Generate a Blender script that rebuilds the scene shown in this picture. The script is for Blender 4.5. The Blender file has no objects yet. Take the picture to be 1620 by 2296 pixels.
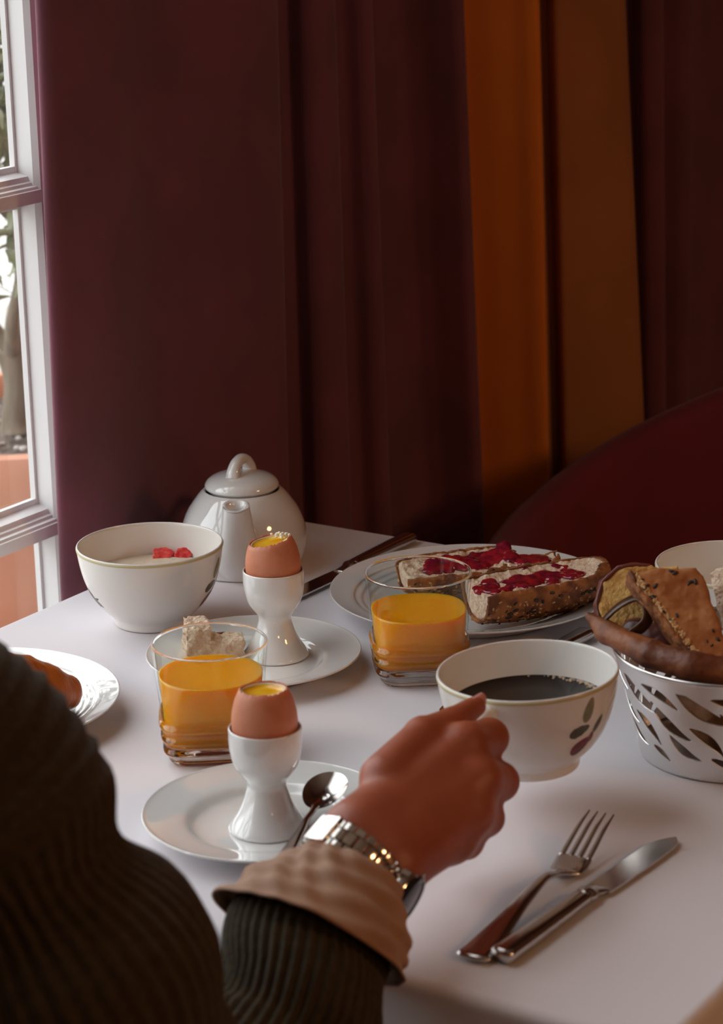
import bpy, bmesh, math, random
import numpy as np
from mathutils import Vector, Matrix

SC = bpy.context.scene
COL = SC.collection
PI = math.pi
R = math.radians
RNG = random.Random(7)

# ------------------------------------------------------------------ camera
cam_d = bpy.data.cameras.new('camera')
cam = bpy.data.objects.new('camera', cam_d)
COL.objects.link(cam)
cam_d.sensor_fit = 'VERTICAL'
cam_d.sensor_height = 36.0
cam_d.lens = 5450.0 / 2296.0 * 36.0
cam_d.clip_start = 0.05
cam_d.clip_end = 60
_rt = Vector((0.8421, 0.5389, -0.0226)); _up = Vector((-0.1340, 0.2496, 0.9590)); _bk = Vector((0.5225, -0.8045, 0.2823))
cam.matrix_world = Matrix((( _rt.x, _up.x, _bk.x, 0.0), (_rt.y, _up.y, _bk.y, 0.0), (_rt.z, _up.z, _bk.z, 1.439), (0, 0, 0, 1)))
cam_d.dof.use_dof = True
cam_d.dof.focus_distance = 2.02
cam_d.dof.aperture_fstop = 10.0
SC.camera = cam

# ------------------------------------------------------------------ world: even overcast sky
world = bpy.data.worlds.new('overcast_sky')
SC.world = world
world.use_nodes = True
bg = world.node_tree.nodes['Background']
bg.inputs['Color'].default_value = (0.95, 0.95, 1.0, 1)
bg.inputs['Strength'].default_value = 3.8

def area(name, loc, target, size, energy, color, size_y=None, portal=False):
    l = bpy.data.lights.new(name, 'AREA')
    l.shape = 'RECTANGLE' if size_y else 'DISK'; l.size = size; l.size_y = size_y or size
    l.energy = energy; l.color = color
    o = bpy.data.objects.new(name, l); COL.objects.link(o)
    o.location = loc
    d = Vector(target) - Vector(loc)
    o.rotation_euler = d.to_track_quat('-Z', 'Y').to_euler()
    if portal: l.cycles.is_portal = True
    return o

# portals mark the two window openings for the sky's light
area('window_daylight', (-1.64, 1.0194, 1.75), (0, 1.0194, 1.75), 2.14, 1, (1, 1, 1), 3.1, True)
area('window_daylight', (-1.64, -2.45, 1.75), (0, -2.45, 1.75), .9, 1, (1, 1, 1), 3.1, True)
# warm lamps of the dining room
area('ceiling_lamp_light', (2.5, 1.7, 2.5), (1.9, 1.6, 0), 0.6, 27, (1.0, 0.52, 0.24))
area('ceiling_lamp_light', (2.2, -0.9, 2.5), (2.0, -0.7, 0), 0.6, 11, (1.0, 0.52, 0.24))

SC.view_settings.view_transform = 'Standard'
SC.view_settings.look = 'None'
SC.view_settings.exposure = 0.0
SC.view_settings.gamma = 1.0
SC.view_settings.use_curve_mapping = False
SC.cycles.use_denoising = True
SC.cycles.max_bounces = 14
SC.cycles.diffuse_bounces = 5
SC.cycles.glossy_bounces = 6
SC.cycles.transmission_bounces = 12
SC.cycles.transparent_max_bounces = 12
SC.cycles.caustics_reflective = False
SC.cycles.caustics_refractive = True
SC.cycles.blur_glossy = 0.5
SC.cycles.sample_clamp_indirect = 6.0

# ------------------------------------------------------------------ materials
MATS = {}
def mat(name, color, rough=0.5, metal=0.0, color2=None, cscale=20, bump=None, sss=0, sssr=(1, .4, .2), sss_scale=0.01,
        sheen=0, coat=0, spec=0.5, detail=4, ramp=(0.4, 0.6), aniso=None, stretch=(1, 1, 1)):
    m = bpy.data.materials.new(name); m.use_nodes = True
    nt = m.node_tree; b = nt.nodes['Principled BSDF']
    b.inputs['Base Color'].default_value = (*color, 1)
    b.inputs['Roughness'].default_value = rough
    b.inputs['Metallic'].default_value = metal
    b.inputs['Specular IOR Level'].default_value = spec
    if sss:
        b.inputs['Subsurface Weight'].default_value = sss
        b.inputs['Subsurface Radius'].default_value = sssr
        b.inputs['Subsurface Scale'].default_value = sss_scale
    if sheen:
        b.inputs['Sheen Weight'].default_value = sheen
        b.inputs['Sheen Roughness'].default_value = 0.45
    if coat:
        b.inputs['Coat Weight'].default_value = coat
        b.inputs['Coat Roughness'].default_value = 0.05
    tc = nt.nodes.new('ShaderNodeTexCoord')
    mp = nt.nodes.new('ShaderNodeMapping'); mp.inputs['Scale'].default_value = stretch
    nt.links.new(tc.outputs['Object'], mp.inputs['Vector'])
    if color2 is not None:
        n = nt.nodes.new('ShaderNodeTexNoise'); n.inputs['Scale'].default_value = cscale; n.inputs['Detail'].default_value = detail
        nt.links.new(mp.outputs[0], n.inputs['Vector'])
        r = nt.nodes.new('ShaderNodeValToRGB')
        r.color_ramp.elements[0].position = ramp[0]; r.color_ramp.elements[1].position = ramp[1]
        r.color_ramp.elements[0].color = (*color, 1); r.color_ramp.elements[1].color = (*color2, 1)
        nt.links.new(n.outputs['Fac'], r.inputs['Fac'])
        nt.links.new(r.outputs['Color'], b.inputs['Base Color'])
    if bump:
        n2 = nt.nodes.new('ShaderNodeTexNoise'); n2.inputs['Scale'].default_value = bump[0]; n2.inputs['Detail'].default_value = 5
        nt.links.new(mp.outputs[0], n2.inputs['Vector'])
        bp = nt.nodes.new('ShaderNodeBump'); bp.inputs['Strength'].default_value = bump[1]; bp.inputs['Distance'].default_value = bump[2] if len(bump) > 2 else 0.001
        nt.links.new(n2.outputs['Fac'], bp.inputs['Height'])
        nt.links.new(bp.outputs['Normal'], b.inputs['Normal'])
    MATS[name] = m
    return m

def mat_glass(name, color=(1, 1, 1), ior=1.5, rough=0.0):
    m = bpy.data.materials.new(name); m.use_nodes = True
    b = m.node_tree.nodes['Principled BSDF']
    b.inputs['Base Color'].default_value = (*color, 1); b.inputs['Roughness'].default_value = rough
    b.inputs['Transmission Weight'].default_value = 1.0; b.inputs['IOR'].default_value = ior
    return m

def mat_pane(name, ior=1.45):
    m = bpy.data.materials.new(name); m.use_nodes = True
    nt = m.node_tree; nt.nodes.remove(nt.nodes['Principled BSDF'])
    out = nt.nodes['Material Output']
    t = nt.nodes.new('ShaderNodeBsdfTransparent'); t.inputs[0].default_value = (0.96, 0.98, 0.97, 1)
    g = nt.nodes.new('ShaderNodeBsdfGlossy'); g.inputs['Roughness'].default_value = 0.02
    f = nt.nodes.new('ShaderNodeFresnel'); f.inputs[0].default_value = ior
    mx = nt.nodes.new('ShaderNodeMixShader')
    ge = nt.nodes.new('ShaderNodeNewGeometry'); mu = nt.nodes.new('ShaderNodeMath'); mu.operation = 'MULTIPLY'
    iv = nt.nodes.new('ShaderNodeMath'); iv.operation = 'SUBTRACT'; iv.inputs[0].default_value = 1.0
    nt.links.new(ge.outputs['Backfacing'], iv.inputs[1])          # only the outer faces mirror; no false total reflection inside the thin pane
    nt.links.new(f.outputs[0], mu.inputs[0]); nt.links.new(iv.outputs[0], mu.inputs[1])
    nt.links.new(mu.outputs[0], mx.inputs[0]); nt.links.new(t.outputs[0], mx.inputs[1]); nt.links.new(g.outputs[0], mx.inputs[2])
    nt.links.new(mx.outputs[0], out.inputs[0])
    return m

porcelain = mat('white_porcelain', (0.79, 0.785, 0.765), 0.045, spec=0.7, coat=0.8)
porcelain_cup = mat('cream_porcelain', (0.79, 0.765, 0.72), 0.09, spec=0.6)
rim_gold = mat('olive_rim_line', (0.56, 0.50, 0.27), 0.3)
cloth_m = mat('white_linen', (0.79, 0.755, 0.785), 0.85, bump=(900, 0.12, 0.0006), sheen=0.1)
plum_m = mat('plum_velvet', (0.150, 0.050, 0.068), 0.9, color2=(0.190, 0.056, 0.082), cscale=9, bump=(500, 0.1, 0.0006), sheen=0.25)
ochre_m = mat('ochre_curtain_cloth', (0.72, 0.205, 0.022), 0.9, color2=(0.78, 0.235, 0.026), cscale=6, bump=(500, 0.1, 0.0006), sheen=0.1)
brown_m = mat('brown_curtain_cloth', (0.38, 0.155, 0.055), 0.9, color2=(0.44, 0.18, 0.065), cscale=6, bump=(500, 0.1, 0.0006), sheen=0.1)
wine_m = mat('wine_upholstery', (0.135, 0.010, 0.018), 0.85, color2=(0.155, 0.011, 0.022), cscale=12, bump=(700, 0.1, 0.0006), sheen=0.15)
steel = mat('polished_steel', (0.62, 0.59, 0.56), 0.16, 1.0, bump=(40, 0.03, 0.0005))
silver = mat('bright_silver', (0.80, 0.79, 0.78), 0.3, 1.0, bump=(120, 0.06, 0.0006))
watch_steel = mat('watch_steel', (0.72, 0.68, 0.62), 0.13, 1.0)
dark_dial = mat('dark_dial', (0.012, 0.011, 0.012), 0.12)
skin = mat('skin', (0.33, 0.082, 0.034), 0.45, color2=(0.37, 0.095, 0.042), cscale=40, bump=(260, 0.22, 0.0008), sss=0.25, sssr=(1, .3, .15), sss_scale=0.004)
nail_m = mat('nail', (0.62, 0.27, 0.22), 0.28)
sweater_m = mat('olive_knit', (0.030, 0.019, 0.006), 0.95, color2=(0.046, 0.030, 0.010), cscale=160, bump=(420, 0.6, 0.002), sheen=0.12)
cuff_m = mat('tan_cotton', (0.37, 0.215, 0.14), 0.85, color2=(0.42, 0.25, 0.165), cscale=14, bump=(700, 0.2, 0.0008))
glass_m = mat_glass('clear_glass', (0.98, 0.985, 0.97), 1.5)
juice_m = mat('orange_juice', (0.95, 0.36, 0.003), 0.3, sss=1.0, sssr=(1.0, 0.33, 0.02), sss_scale=0.016)
coffee_m = mat('black_coffee', (0.012, 0.005, 0.003), 0.05, spec=0.22)
foam_m = mat('coffee_foam', (0.48, 0.35, 0.24), 0.4)
egg_m = mat('brown_eggshell', (0.56, 0.19, 0.095), 0.55, color2=(0.62, 0.235, 0.125), cscale=60, bump=(500, 0.1, 0.0005), sss=0.15, sss_scale=0.004)
eggwhite_m = mat('egg_white', (0.86, 0.78, 0.60), 0.4, sss=0.3, sss_scale=0.004)
yolk_m = mat('runny_yolk', (0.85, 0.40, 0.012), 0.15, color2=(0.80, 0.47, 0.03), cscale=90, sss=0.3, sss_scale=0.003)
crumb_m = mat('bread_crumb', (0.78, 0.62, 0.46), 0.9, color2=(0.64, 0.44, 0.30), cscale=180, bump=(350, 0.8, 0.003))
brioche_m = mat('brioche_crumb', (0.72, 0.47, 0.16), 0.85, color2=(0.60, 0.32, 0.09), cscale=70, bump=(300, 0.7, 0.003))
crust_m = mat('seeded_crust', (0.36, 0.13, 0.034), 0.7, color2=(0.15, 0.045, 0.014), cscale=75, bump=(220, 0.8, 0.003))
crust_l = mat('golden_crust', (0.50, 0.215, 0.075), 0.6, color2=(0.36, 0.12, 0.03), cscale=45, bump=(180, 0.5, 0.002))
crust_d = mat('dark_crust', (0.085, 0.024, 0.017), 0.4, color2=(0.15, 0.035, 0.025), cscale=30, bump=(90, 0.4, 0.002))
crust_b = mat('baguette_crust', (0.26, 0.078, 0.019), 0.55, color2=(0.13, 0.034, 0.009), cscale=30, bump=(160, 0.5, 0.002))
croiss_m = mat('croissant_crust', (0.48, 0.135, 0.022), 0.32, color2=(0.26, 0.052, 0.008), cscale=30, bump=(120, 0.5, 0.002), stretch=(1, 3, 1))
jam_m = mat('red_jam', (0.15, 0.007, 0.026), 0.14, color2=(0.33, 0.012, 0.02), cscale=110, sss=0.3, sss_scale=0.004, coat=0.5)
seed_d = mat('dark_seed', (0.028, 0.018, 0.014), 0.5)
seed_l = mat('pale_seed', (0.55, 0.32, 0.13), 0.5)
straw_m = mat('strawberry_flesh', (0.66, 0.02, 0.03), 0.3, color2=(0.8, 0.12, 0.09), cscale=160, sss=0.2, sss_scale=0.003)
yog_m = mat('pale_porridge', (0.74, 0.62, 0.47), 0.6, bump=(200, 0.6, 0.003))
frame_m = mat('white_window_paint', (0.78, 0.77, 0.76), 0.4)
wall_m = mat('warm_plaster', (0.30, 0.15, 0.085), 0.9, bump=(60, 0.2, 0.002))
ceil_m = mat('cream_ceiling_paint', (0.72, 0.60, 0.48), 0.9)
floor_m = mat('wood_floor', (0.10, 0.045, 0.02), 0.5, color2=(0.14, 0.065, 0.03), cscale=5, stretch=(1, 12, 1))
wood_m = mat('dark_wood', (0.07, 0.03, 0.014), 0.4, color2=(0.10, 0.045, 0.02), cscale=8, stretch=(1, 9, 1))
terra_m = mat('terracotta', (0.55, 0.225, 0.13), 0.85, color2=(0.66, 0.33, 0.22), cscale=4, bump=(80, 0.2, 0.002), detail=6)
soil_m = mat('soil', (0.09, 0.065, 0.05), 0.95, color2=(0.22, 0.18, 0.15), cscale=40, bump=(60, 1.0, 0.01))
bark_m = mat('olive_bark', (0.33, 0.27, 0.20), 0.9, color2=(0.22, 0.18, 0.13), cscale=30, bump=(60, 0.8, 0.006), stretch=(1, 1, .25))
leaf_m = mat('olive_leaf', (0.20, 0.22, 0.10), 0.5, color2=(0.42, 0.44, 0.30), cscale=14)
gwall_m = mat('white_garden_wall', (0.82, 0.82, 0.82), 0.9, bump=(30, 0.2, 0.003))
ground_m = mat('pale_gravel', (0.52, 0.50, 0.47), 0.95, color2=(0.42, 0.40, 0.37), cscale=30, bump=(90, 0.6, 0.006))
pane_m = mat_pane('window_glass')
thin_glass = mat_pane('thin_tumbler_glass', 1.28)
print_green = mat('leaf_print', (0.27, 0.22, 0.07), 0.25, color2=(0.17, 0.16, 0.06), cscale=120)
print_dark = mat('dark_leaf_print', (0.075, 0.075, 0.045), 0.25)
print_plum = mat('plum_print', (0.10, 0.022, 0.045), 0.25, color2=(0.26, 0.03, 0.06), cscale=60)
trouser_m = mat('dark_denim', (0.02, 0.022, 0.03), 0.9, bump=(500, 0.3, 0.001))
hair_m = mat('dark_brown_hair', (0.03, 0.016, 0.009), 0.5, bump=(120, 0.8, 0.004), stretch=(1, 1, .2))
strap_m = mat('dark_brown_strap', (0.060, 0.024, 0.010), 0.3, color2=(0.085, 0.034, 0.014), cscale=60)
pebble_m = mat('pale_pebble', (0.55, 0.52, 0.48), 0.8)

# ------------------------------------------------------------------ helpers
def tag(o, label=None, cat=None, group=None, kind=None):
    if label: o['label'] = label
    if cat: o['category'] = cat
    if group: o['group'] = group
    if kind: o['kind'] = kind
    return o

def thing(name, label, cat, loc=(0, 0, 0), rotz=0, group=None):
    o = bpy.data.objects.new(name, None); COL.objects.link(o)
    o.empty_display_size = 0.02
    o.location = loc; o.rotation_euler = (0, 0, rotz)
    return tag(o, label, cat, group)

def mk(name, VF, m, parent=None, smooth=True, flat_angle=None, label=None, loc=None):
    V, F = VF
    me = bpy.data.meshes.new(name)
    me.from_pydata([tuple(map(float, v)) for v in V], [], [tuple(int(i) for i in f) for f in F])
    bm = bmesh.new(); bm.from_mesh(me)
    bmesh.ops.recalc_face_normals(bm, faces=bm.faces)
    bm.to_mesh(me); bm.free()
    me.materials.append(m)
    if smooth:
        me.polygons.foreach_set('use_smooth', [True] * len(me.polygons))
    if flat_angle:
        me.set_sharp_from_angle(angle=R(flat_angle))
    o = bpy.data.objects.new(name, me); COL.objects.link(o)
    if parent: o.parent = parent
    if loc is not None: o.location = loc
    if label: o['label'] = label
    return o

def join(*vfs):
    V, F = [], []
    for v, f in vfs:
        b = len(V); V += [tuple(p) for p in v]; F += [tuple(i + b for i in q) for q in f]
    return V, F

def xf(vf, M):
    v, f = vf
    return [tuple(M @ Vector(p)) for p in v], f

def spline(pts, n, closed=False):
    P = np.array(pts, float); N = len(P)
    if N < 3: return np.array([P[0] + (P[-1] - P[0]) * t for t in np.linspace(0, 1, n)])
    if closed: Q = np.vstack([P[-1:], P, P[:2]])
    else: Q = np.vstack([2 * P[0] - P[1], P, 2 * P[-1] - P[-2]])
    segs = N if closed else N - 1
    out = []
    for u in np.linspace(0, segs, n, endpoint=not closed):
        i = min(int(u), segs - 1); t = u - i
        a, b, c, d = Q[i], Q[i + 1], Q[i + 2], Q[i + 3]
        out.append(0.5 * ((2 * b) + (c - a) * t + (2 * a - 5 * b + 4 * c - d) * t * t + (3 * b - a - 3 * c + d) * t ** 3))
    return np.array(out)

def lathe(prof, n=96, sub=1, wob=None):
    """Rotate (r, z) points about z; sub > 1 rounds the profile."""
    P = spline(prof, (len(prof) - 1) * sub + 1) if sub > 1 else np.array(prof, float)
    V, F, rows = [], [], []
    for r, z in P:
        r = max(r, 0)
        if r < 1e-6:
            rows.append([len(V)]); V.append((0, 0, z)); continue
        row = []
        for j in range(n):
            a = 2 * PI * j / n
            rr, zz = wob(r, z, a) if wob else (r, z)
            row.append(len(V)); V.append((rr * math.cos(a), rr * math.sin(a), zz))
        rows.append(row)
    for A, B in zip(rows, rows[1:]):
        if len(A) == 1 and len(B) == 1: continue
        for j in range(n):
            k = (j + 1) % n
            if len(A) == 1: F.append((A[0], B[j], B[k]))
            elif len(B) == 1: F.append((A[j], A[k], B[0]))
            else: F.append((A[j], A[k], B[k], B[j]))
    return V, F

def frames(P, up=(0, 0, 1)):
    T = np.gradient(P, axis=0); T /= np.linalg.norm(T, axis=1)[:, None] + 1e-12
    u = np.array(up, float); out = []
    for t in T:
        u = u - t * (u @ t)
        if np.linalg.norm(u) < 1e-6: u = np.cross(t, (1, 0, 0.1))
        u = u / np.linalg.norm(u)
        out.append((t, u, np.cross(t, u)))
    return out

def tube(pts, rad, n=24, ns=None, up=(0, 0, 1), caps=True, fn=None, power=2.0):
    """Sweep a (super)elliptical section: rad is a list of r or (along up, across), spline-resampled."""
    ns = ns or len(pts)
    P = spline(pts, ns) if len(pts) > 2 or ns > 2 else np.array(pts, float)
    rr = np.array([(r, r) if np.isscalar(r) else r for r in rad], float)
    xs = np.linspace(0, 1, len(rr)); us = np.linspace(0, 1, len(P))
    A = np.interp(us, xs, rr[:, 0]); B = np.interp(us, xs, rr[:, 1])
    V, F = [], []
    s = 0.0
    for i, (p, (t, u, w)) in enumerate(zip(P, frames(P, up))):
        if i: s += np.linalg.norm(P[i] - P[i - 1])
        for j in range(n):
            a = 2 * PI * j / n
            c, d = math.cos(a), math.sin(a)
            k = 1.0 if power == 2.0 else 1.0 / (abs(c) ** power + abs(d) ** power) ** (1.0 / power)
            m = fn(s, a, us[i]) if fn else 0.0
            V.append(p + u * (c * k * (A[i] + m)) + w * (d * k * (B[i] + m)))
    for i in range(len(P) - 1):
        for j in range(n):
            k = (j + 1) % n
            F.append((i * n + j, i * n + k, (i + 1) * n + k, (i + 1) * n + j))
    if caps:
        F.append(tuple(range(n)))
        F.append(tuple((len(P) - 1) * n + j for j in range(n)))
    return V, F

def box(x0, x1, y0, y1, z0, z1, bev=0.0):
    bm = bmesh.new()
    bmesh.ops.create_cube(bm, size=1)
    for v in bm.verts:
        v.co = Vector(((x0 + x1) / 2 + v.co.x * (x1 - x0), (y0 + y1) / 2 + v.co.y * (y1 - y0), (z0 + z1) / 2 + v.co.z * (z1 - z0)))
    if bev: bmesh.ops.bevel(bm, geom=bm.edges[:], offset=bev, segments=2, affect='EDGES', profile=0.6)
    bm.verts.index_update()
    V = [tuple(v.co) for v in bm.verts]; F = [tuple(v.index for v in f.verts) for f in bm.faces]
    bm.free()
    return V, F

def prism(poly, z0, z1):
    n = len(poly)
    V = [(x, y, z0) for x, y in poly] + [(x, y, z1) for x, y in poly]
    F = [tuple(range(n))[::-1], tuple(range(n, 2 * n))] + [(i, (i + 1) % n, n + (i + 1) % n, n + i) for i in range(n)]
    return V, F

# --- signed distance fields, meshed with surface nets
def vnoise(P, scale, seed=0):
    Q = P * scale + seed * 17.13
    I = np.floor(Q).astype(np.int64); f = Q - I; f = f * f * (3 - 2 * f)
    def h(i, j, k):
        n = (i * 73856093) ^ (j * 19349663) ^ (k * 83492791) ^ (seed * 2654435)
        n = (n ^ (n >> 13)) * 1274126177
        return ((n ^ (n >> 16)) & 0xffff) / 65535.0
    x, y, z = I[..., 0], I[..., 1], I[..., 2]; fx, fy, fz = f[..., 0], f[..., 1], f[..., 2]
    r = 0
    for a in (0, 1):
        for b in (0, 1):
            for c in (0, 1):
                r = r + h(x + a, y + b, z + c) * (fx if a else 1 - fx) * (fy if b else 1 - fy) * (fz if c else 1 - fz)
    return r * 2 - 1

def cone(P, a, b, ra, rb):
    a = np.array(a, np.float32); b = np.array(b, np.float32); ba = b - a
    t = np.clip(((P - a) @ ba) / (ba @ ba), 0, 1)
    return np.linalg.norm(P - a - t[..., None] * ba, axis=-1) - (ra + (rb - ra) * t)

def smin(a, b, k):
    h = np.clip(0.5 + 0.5 * (b - a) / k, 0, 1)
    return b * (1 - h) + a * h - k * h * (1 - h)

def smax(a, b, k): return -smin(-a, -b, k)

def poly2(x, y, pts):
    pts = np.array(pts, float); d = None; inside = np.zeros(x.shape, bool)
    for (x0, y0), (x1, y1) in zip(pts, np.roll(pts, -1, axis=0)):
        ex, ey = x1 - x0, y1 - y0
        t = np.clip(((x - x0) * ex + (y - y0) * ey) / (ex * ex + ey * ey), 0, 1)
        q = np.hypot(x - x0 - ex * t, y - y0 - ey * t)
        d = q if d is None else np.minimum(d, q)
        if y0 != y1:
            c = ((y0 > y) != (y1 > y)) & (x < (x1 - x0) * (y - y0) / (y1 - y0) + x0)
            inside ^= c
    return np.where(inside, -d, d)

def sdf_mesh(fn, lo, hi, h):
    lo = np.array(lo, float); hi = np.array(hi, float)
    n = np.maximum(np.ceil((hi - lo) / h).astype(int) + 1, 4)
    ax = [lo[i] + h * np.arange(n[i]) for i in range(3)]
    P = np.stack(np.meshgrid(*ax, indexing='ij'), -1).astype(np.float32)
    F = fn(P).astype(np.float64)
    F[F == 0] = 1e-9
    S = F < 0
    nx, ny, nz = n
    def cut(A, d): return A[d[0]:nx - 1 + d[0], d[1]:ny - 1 + d[1], d[2]:nz - 1 + d[2]]
    C = [(a, b, c) for a in (0, 1) for b in (0, 1) for c in (0, 1)]
    cnt = sum(cut(S, c).astype(np.int8) for c in C)
    act = (cnt > 0) & (cnt < 8)
    I = np.argwhere(act); idm = -np.ones(act.shape, np.int64); idm[act] = np.arange(len(I))
    acc = np.zeros((len(I), 3)); num = np.zeros(len(I))
    def at(c): return F[I[:, 0] + c[0], I[:, 1] + c[1], I[:, 2] + c[2]]
    for a in C:
        for k in range(3):
            if a[k] == 0:
                b = list(a); b[k] = 1
                fa, fb = at(a), at(b)
                x = (fa < 0) != (fb < 0)
                t = np.where(x, fa / np.where(x, fa - fb, 1), 0)
                p = np.array(a, float)[None, :] + np.outer(t, np.array(b) - np.array(a))
                acc += p * x[:, None]; num += x
    V = lo + h * (I + acc / num[:, None])
    faces = []
    for k in range(3):
        i, j = (k + 1) % 3, (k + 2) % 3
        sl0 = [slice(None)] * 3; sl1 = [slice(None)] * 3
        sl0[k] = slice(0, -1); sl1[k] = slice(1, None)
        for sl in (sl0, sl1):
            sl[i] = slice(1, -1); sl[j] = slice(1, -1)
        s0, s1 = S[tuple(sl0)], S[tuple(sl1)]
        E = np.argwhere(s0 != s1)
        if not len(E): continue
        flip = s0[tuple(E.T)]
        E[:, i] += 1; E[:, j] += 1
        q = []
        for di, dj in ((-1, -1), (0, -1), (0, 0), (-1, 0)):
            G = E.copy(); G[:, i] += di; G[:, j] += dj
            q.append(idm[tuple(G.T)])
        q = np.array(q).T
        q[~flip] = q[~flip][:, ::-1]
        faces.append(q)
    return V.tolist(), np.vstack(faces).tolist()

def blobs(spots, seg=8):
    """Small ellipsoids (centre, radii, rotation matrix or None) in one mesh."""
    V, F = [], []
    ring = [(math.cos(2 * PI * j / seg), math.sin(2 * PI * j / seg)) for j in range(seg)]
    for c, r, M in spots:
        b = len(V); c = Vector(c)
        loc = [(0, 0, -1)] + [(x * s, y * s, z) for z, s in ((-.6, .8), (.2, .98), (.75, .66)) for x, y in ring] + [(0, 0, 1)]
        for p in loc:
            q = Vector((p[0] * r[0], p[1] * r[1], p[2] * r[2]))
            V.append(tuple(c + (M @ q if M else q)))
        for j in range(seg):
            k = (j + 1) % seg
            F.append((b, b + 1 + k, b + 1 + j))
            for w in (0, 1): F.append((b + 1 + w * seg + j, b + 1 + w * seg + k, b + 1 + (w + 1) * seg + k, b + 1 + (w + 1) * seg + j))
            F.append((b + 1 + 2 * seg + j, b + 1 + 2 * seg + k, b + 1 + 3 * seg))
    return V, F

def basis(x, y, z, o):
    return Matrix(((x[0], y[0], z[0], o[0]), (x[1], y[1], z[1], o[1]), (x[2], y[2], z[2], o[2]), (0, 0, 0, 1)))

# ================================================================== SETTING
def wall_with_holes(axis_x, y0, y1, z0, z1, holes, thick):
    ys = sorted({y0, y1, *[h[0] for h in holes], *[h[1] for h in holes]}); zs = sorted({z0, z1, *[h[2] for h in holes], *[h[3] for h in holes]})
    parts = []
    for a, b in zip(ys, ys[1:]):
        for c, d in zip(zs, zs[1:]):
            if any(a >= h[0] - 1e-6 and b <= h[1] + 1e-6 and c >= h[2] - 1e-6 and d <= h[3] + 1e-6 for h in holes): continue
            parts.append(box(axis_x - thick, axis_x, a, b, c, d))
    return join(*parts)
HOLES = [(-0.0495, 2.0882, 0.20, 3.30), (-2.9, -2.0, 0.20, 3.30)]
tag(mk('wall_left', wall_with_holes(-1.455, -3.2, 4.4, 0, 3.6, HOLES, 0.16), wall_m, smooth=False), kind='structure')
tag(mk('wall_back', box(-1.455, 3.4, 4.4, 4.5, 0, 3.6), wall_m, smooth=False), kind='structure')
tag(mk('wall_right', box(3.4, 3.5, -3.2, 4.5, 0, 3.6), wall_m, smooth=False), kind='structure')
tag(mk('wall_front', box(-1.615, 3.5, -3.3, -3.2, 0, 3.6), wall_m, smooth=False), kind='structure')
tag(mk('floor', box(-1.455, 3.4, -3.2, 4.4, -0.05, 0), floor_m, smooth=False), kind='structure')
tag(mk('ceiling', box(-1.615, 3.5, -3.3, 4.5, 3.6, 3.7), ceil_m, smooth=False), kind='structure')

def window(name, y0, y1, z0, z1, ncol):
    w = bpy.data.objects.new(name, None); COL.objects.link(w); w['kind'] = 'structure'
    w.location = (-1.43, y0, z0)
    W_, H_ = y1 - y0, z1 - z0
    j = 0.063
    fr = join(box(-0.10, 0, 0, j, 0, H_, .003), box(-0.10, 0, W_ - j, W_, 0, H_, .003), box(-0.0995, -0.0005, j, W_ - j, 0, j, .003), box(-0.0995, -0.0005, j, W_ - j, H_ - j, H_, .003))
    mk('window_frame', fr, frame_m, w, flat_angle=30)
    # sill board
    mk('window_sill', box(-0.16, -0.101, 0, W_, 0.005, 0.03, .003), frame_m, w, flat_angle=30)
    inner = W_ - 2 * j; cw = inner / ncol
    zb = [v - z0 for v in (0.475, 0.792, 1.105, 1.42, 1.735, 2.05, 2.365, 2.68, 2.995)]
    prof = [(-0.030, 0.0135), (-0.0265, 0.0150), (-0.0125, 0.0115), (-0.0115, 0.0070), (-0.0080, 0.0062), (-0.0070, 0.0035), (-0.0030, 0.0028), (-0.0018, 0.0004), (0.0, 0.0), (0.0, -0.0115), (-0.030, -0.0130)]
    for zc in zb:
        n = len(prof)
        V = [(x, yy, zc + z) for yy in (j, W_ - j) for x, z in prof]
        F = [(i, (i + 1) % n, n + (i + 1) % n, n + i) for i in range(n)] + [tuple(range(n)), tuple(range(n, 2 * n))]
        mk('horizontal_muntin', (V, F), frame_m, w, flat_angle=25)
    vp = [(-0.0302, 0.0085), (-0.006, 0.0095), (-0.0005, 0.006), (-0.0005, -0.006), (-0.006, -0.0095), (-0.0302, -0.0085)]
    for c in range(1, ncol):
        yc = j + cw * c
        V = [(x, yc + y, zz) for zz in (j, H_ - j) for x, y in vp]; n = len(vp)
        F = [(i, (i + 1) % n, n + (i + 1) % n, n + i) for i in range(n)] + [tuple(range(n)), tuple(range(n, 2 * n))]
        mk('vertical_muntin', (V, F), frame_m, w, flat_angle=25)
    zz = [j] + zb + [H_ - j]
    for c in range(ncol):
        for a, b in zip(zz, zz[1:]):
            ya, yb = j + cw * c, j + cw * (c + 1)
            p = mk('pane', box(-0.0335, -0.0310, ya, yb, a, b), pane_m, w, smooth=False)
            # glazing bead round the pane, facing the room
            t, q = 0.006, 0.0305
            bead = join(box(-q, -q + .006, ya + .006, ya + .006 + t, a + .01, b - .01), box(-q, -q + .006, yb - .006 - t, yb, a + .01, b - .01),
                        box(-q, -q + .0055, ya + .012, yb - .012, a + .01, a + .01 + t + .004), box(-q, -q + .0055, ya + .012, yb - .012, b - .01 - t - .003, b - .01))
            mk('glazing_bead', bead, frame_m, p, smooth=False)
    return w
window('window_1', -0.0495, 2.0882, 0.20, 3.30, 6)
window('window_2', -2.9, -2.0, 0.20, 3.30, 3)

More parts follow.
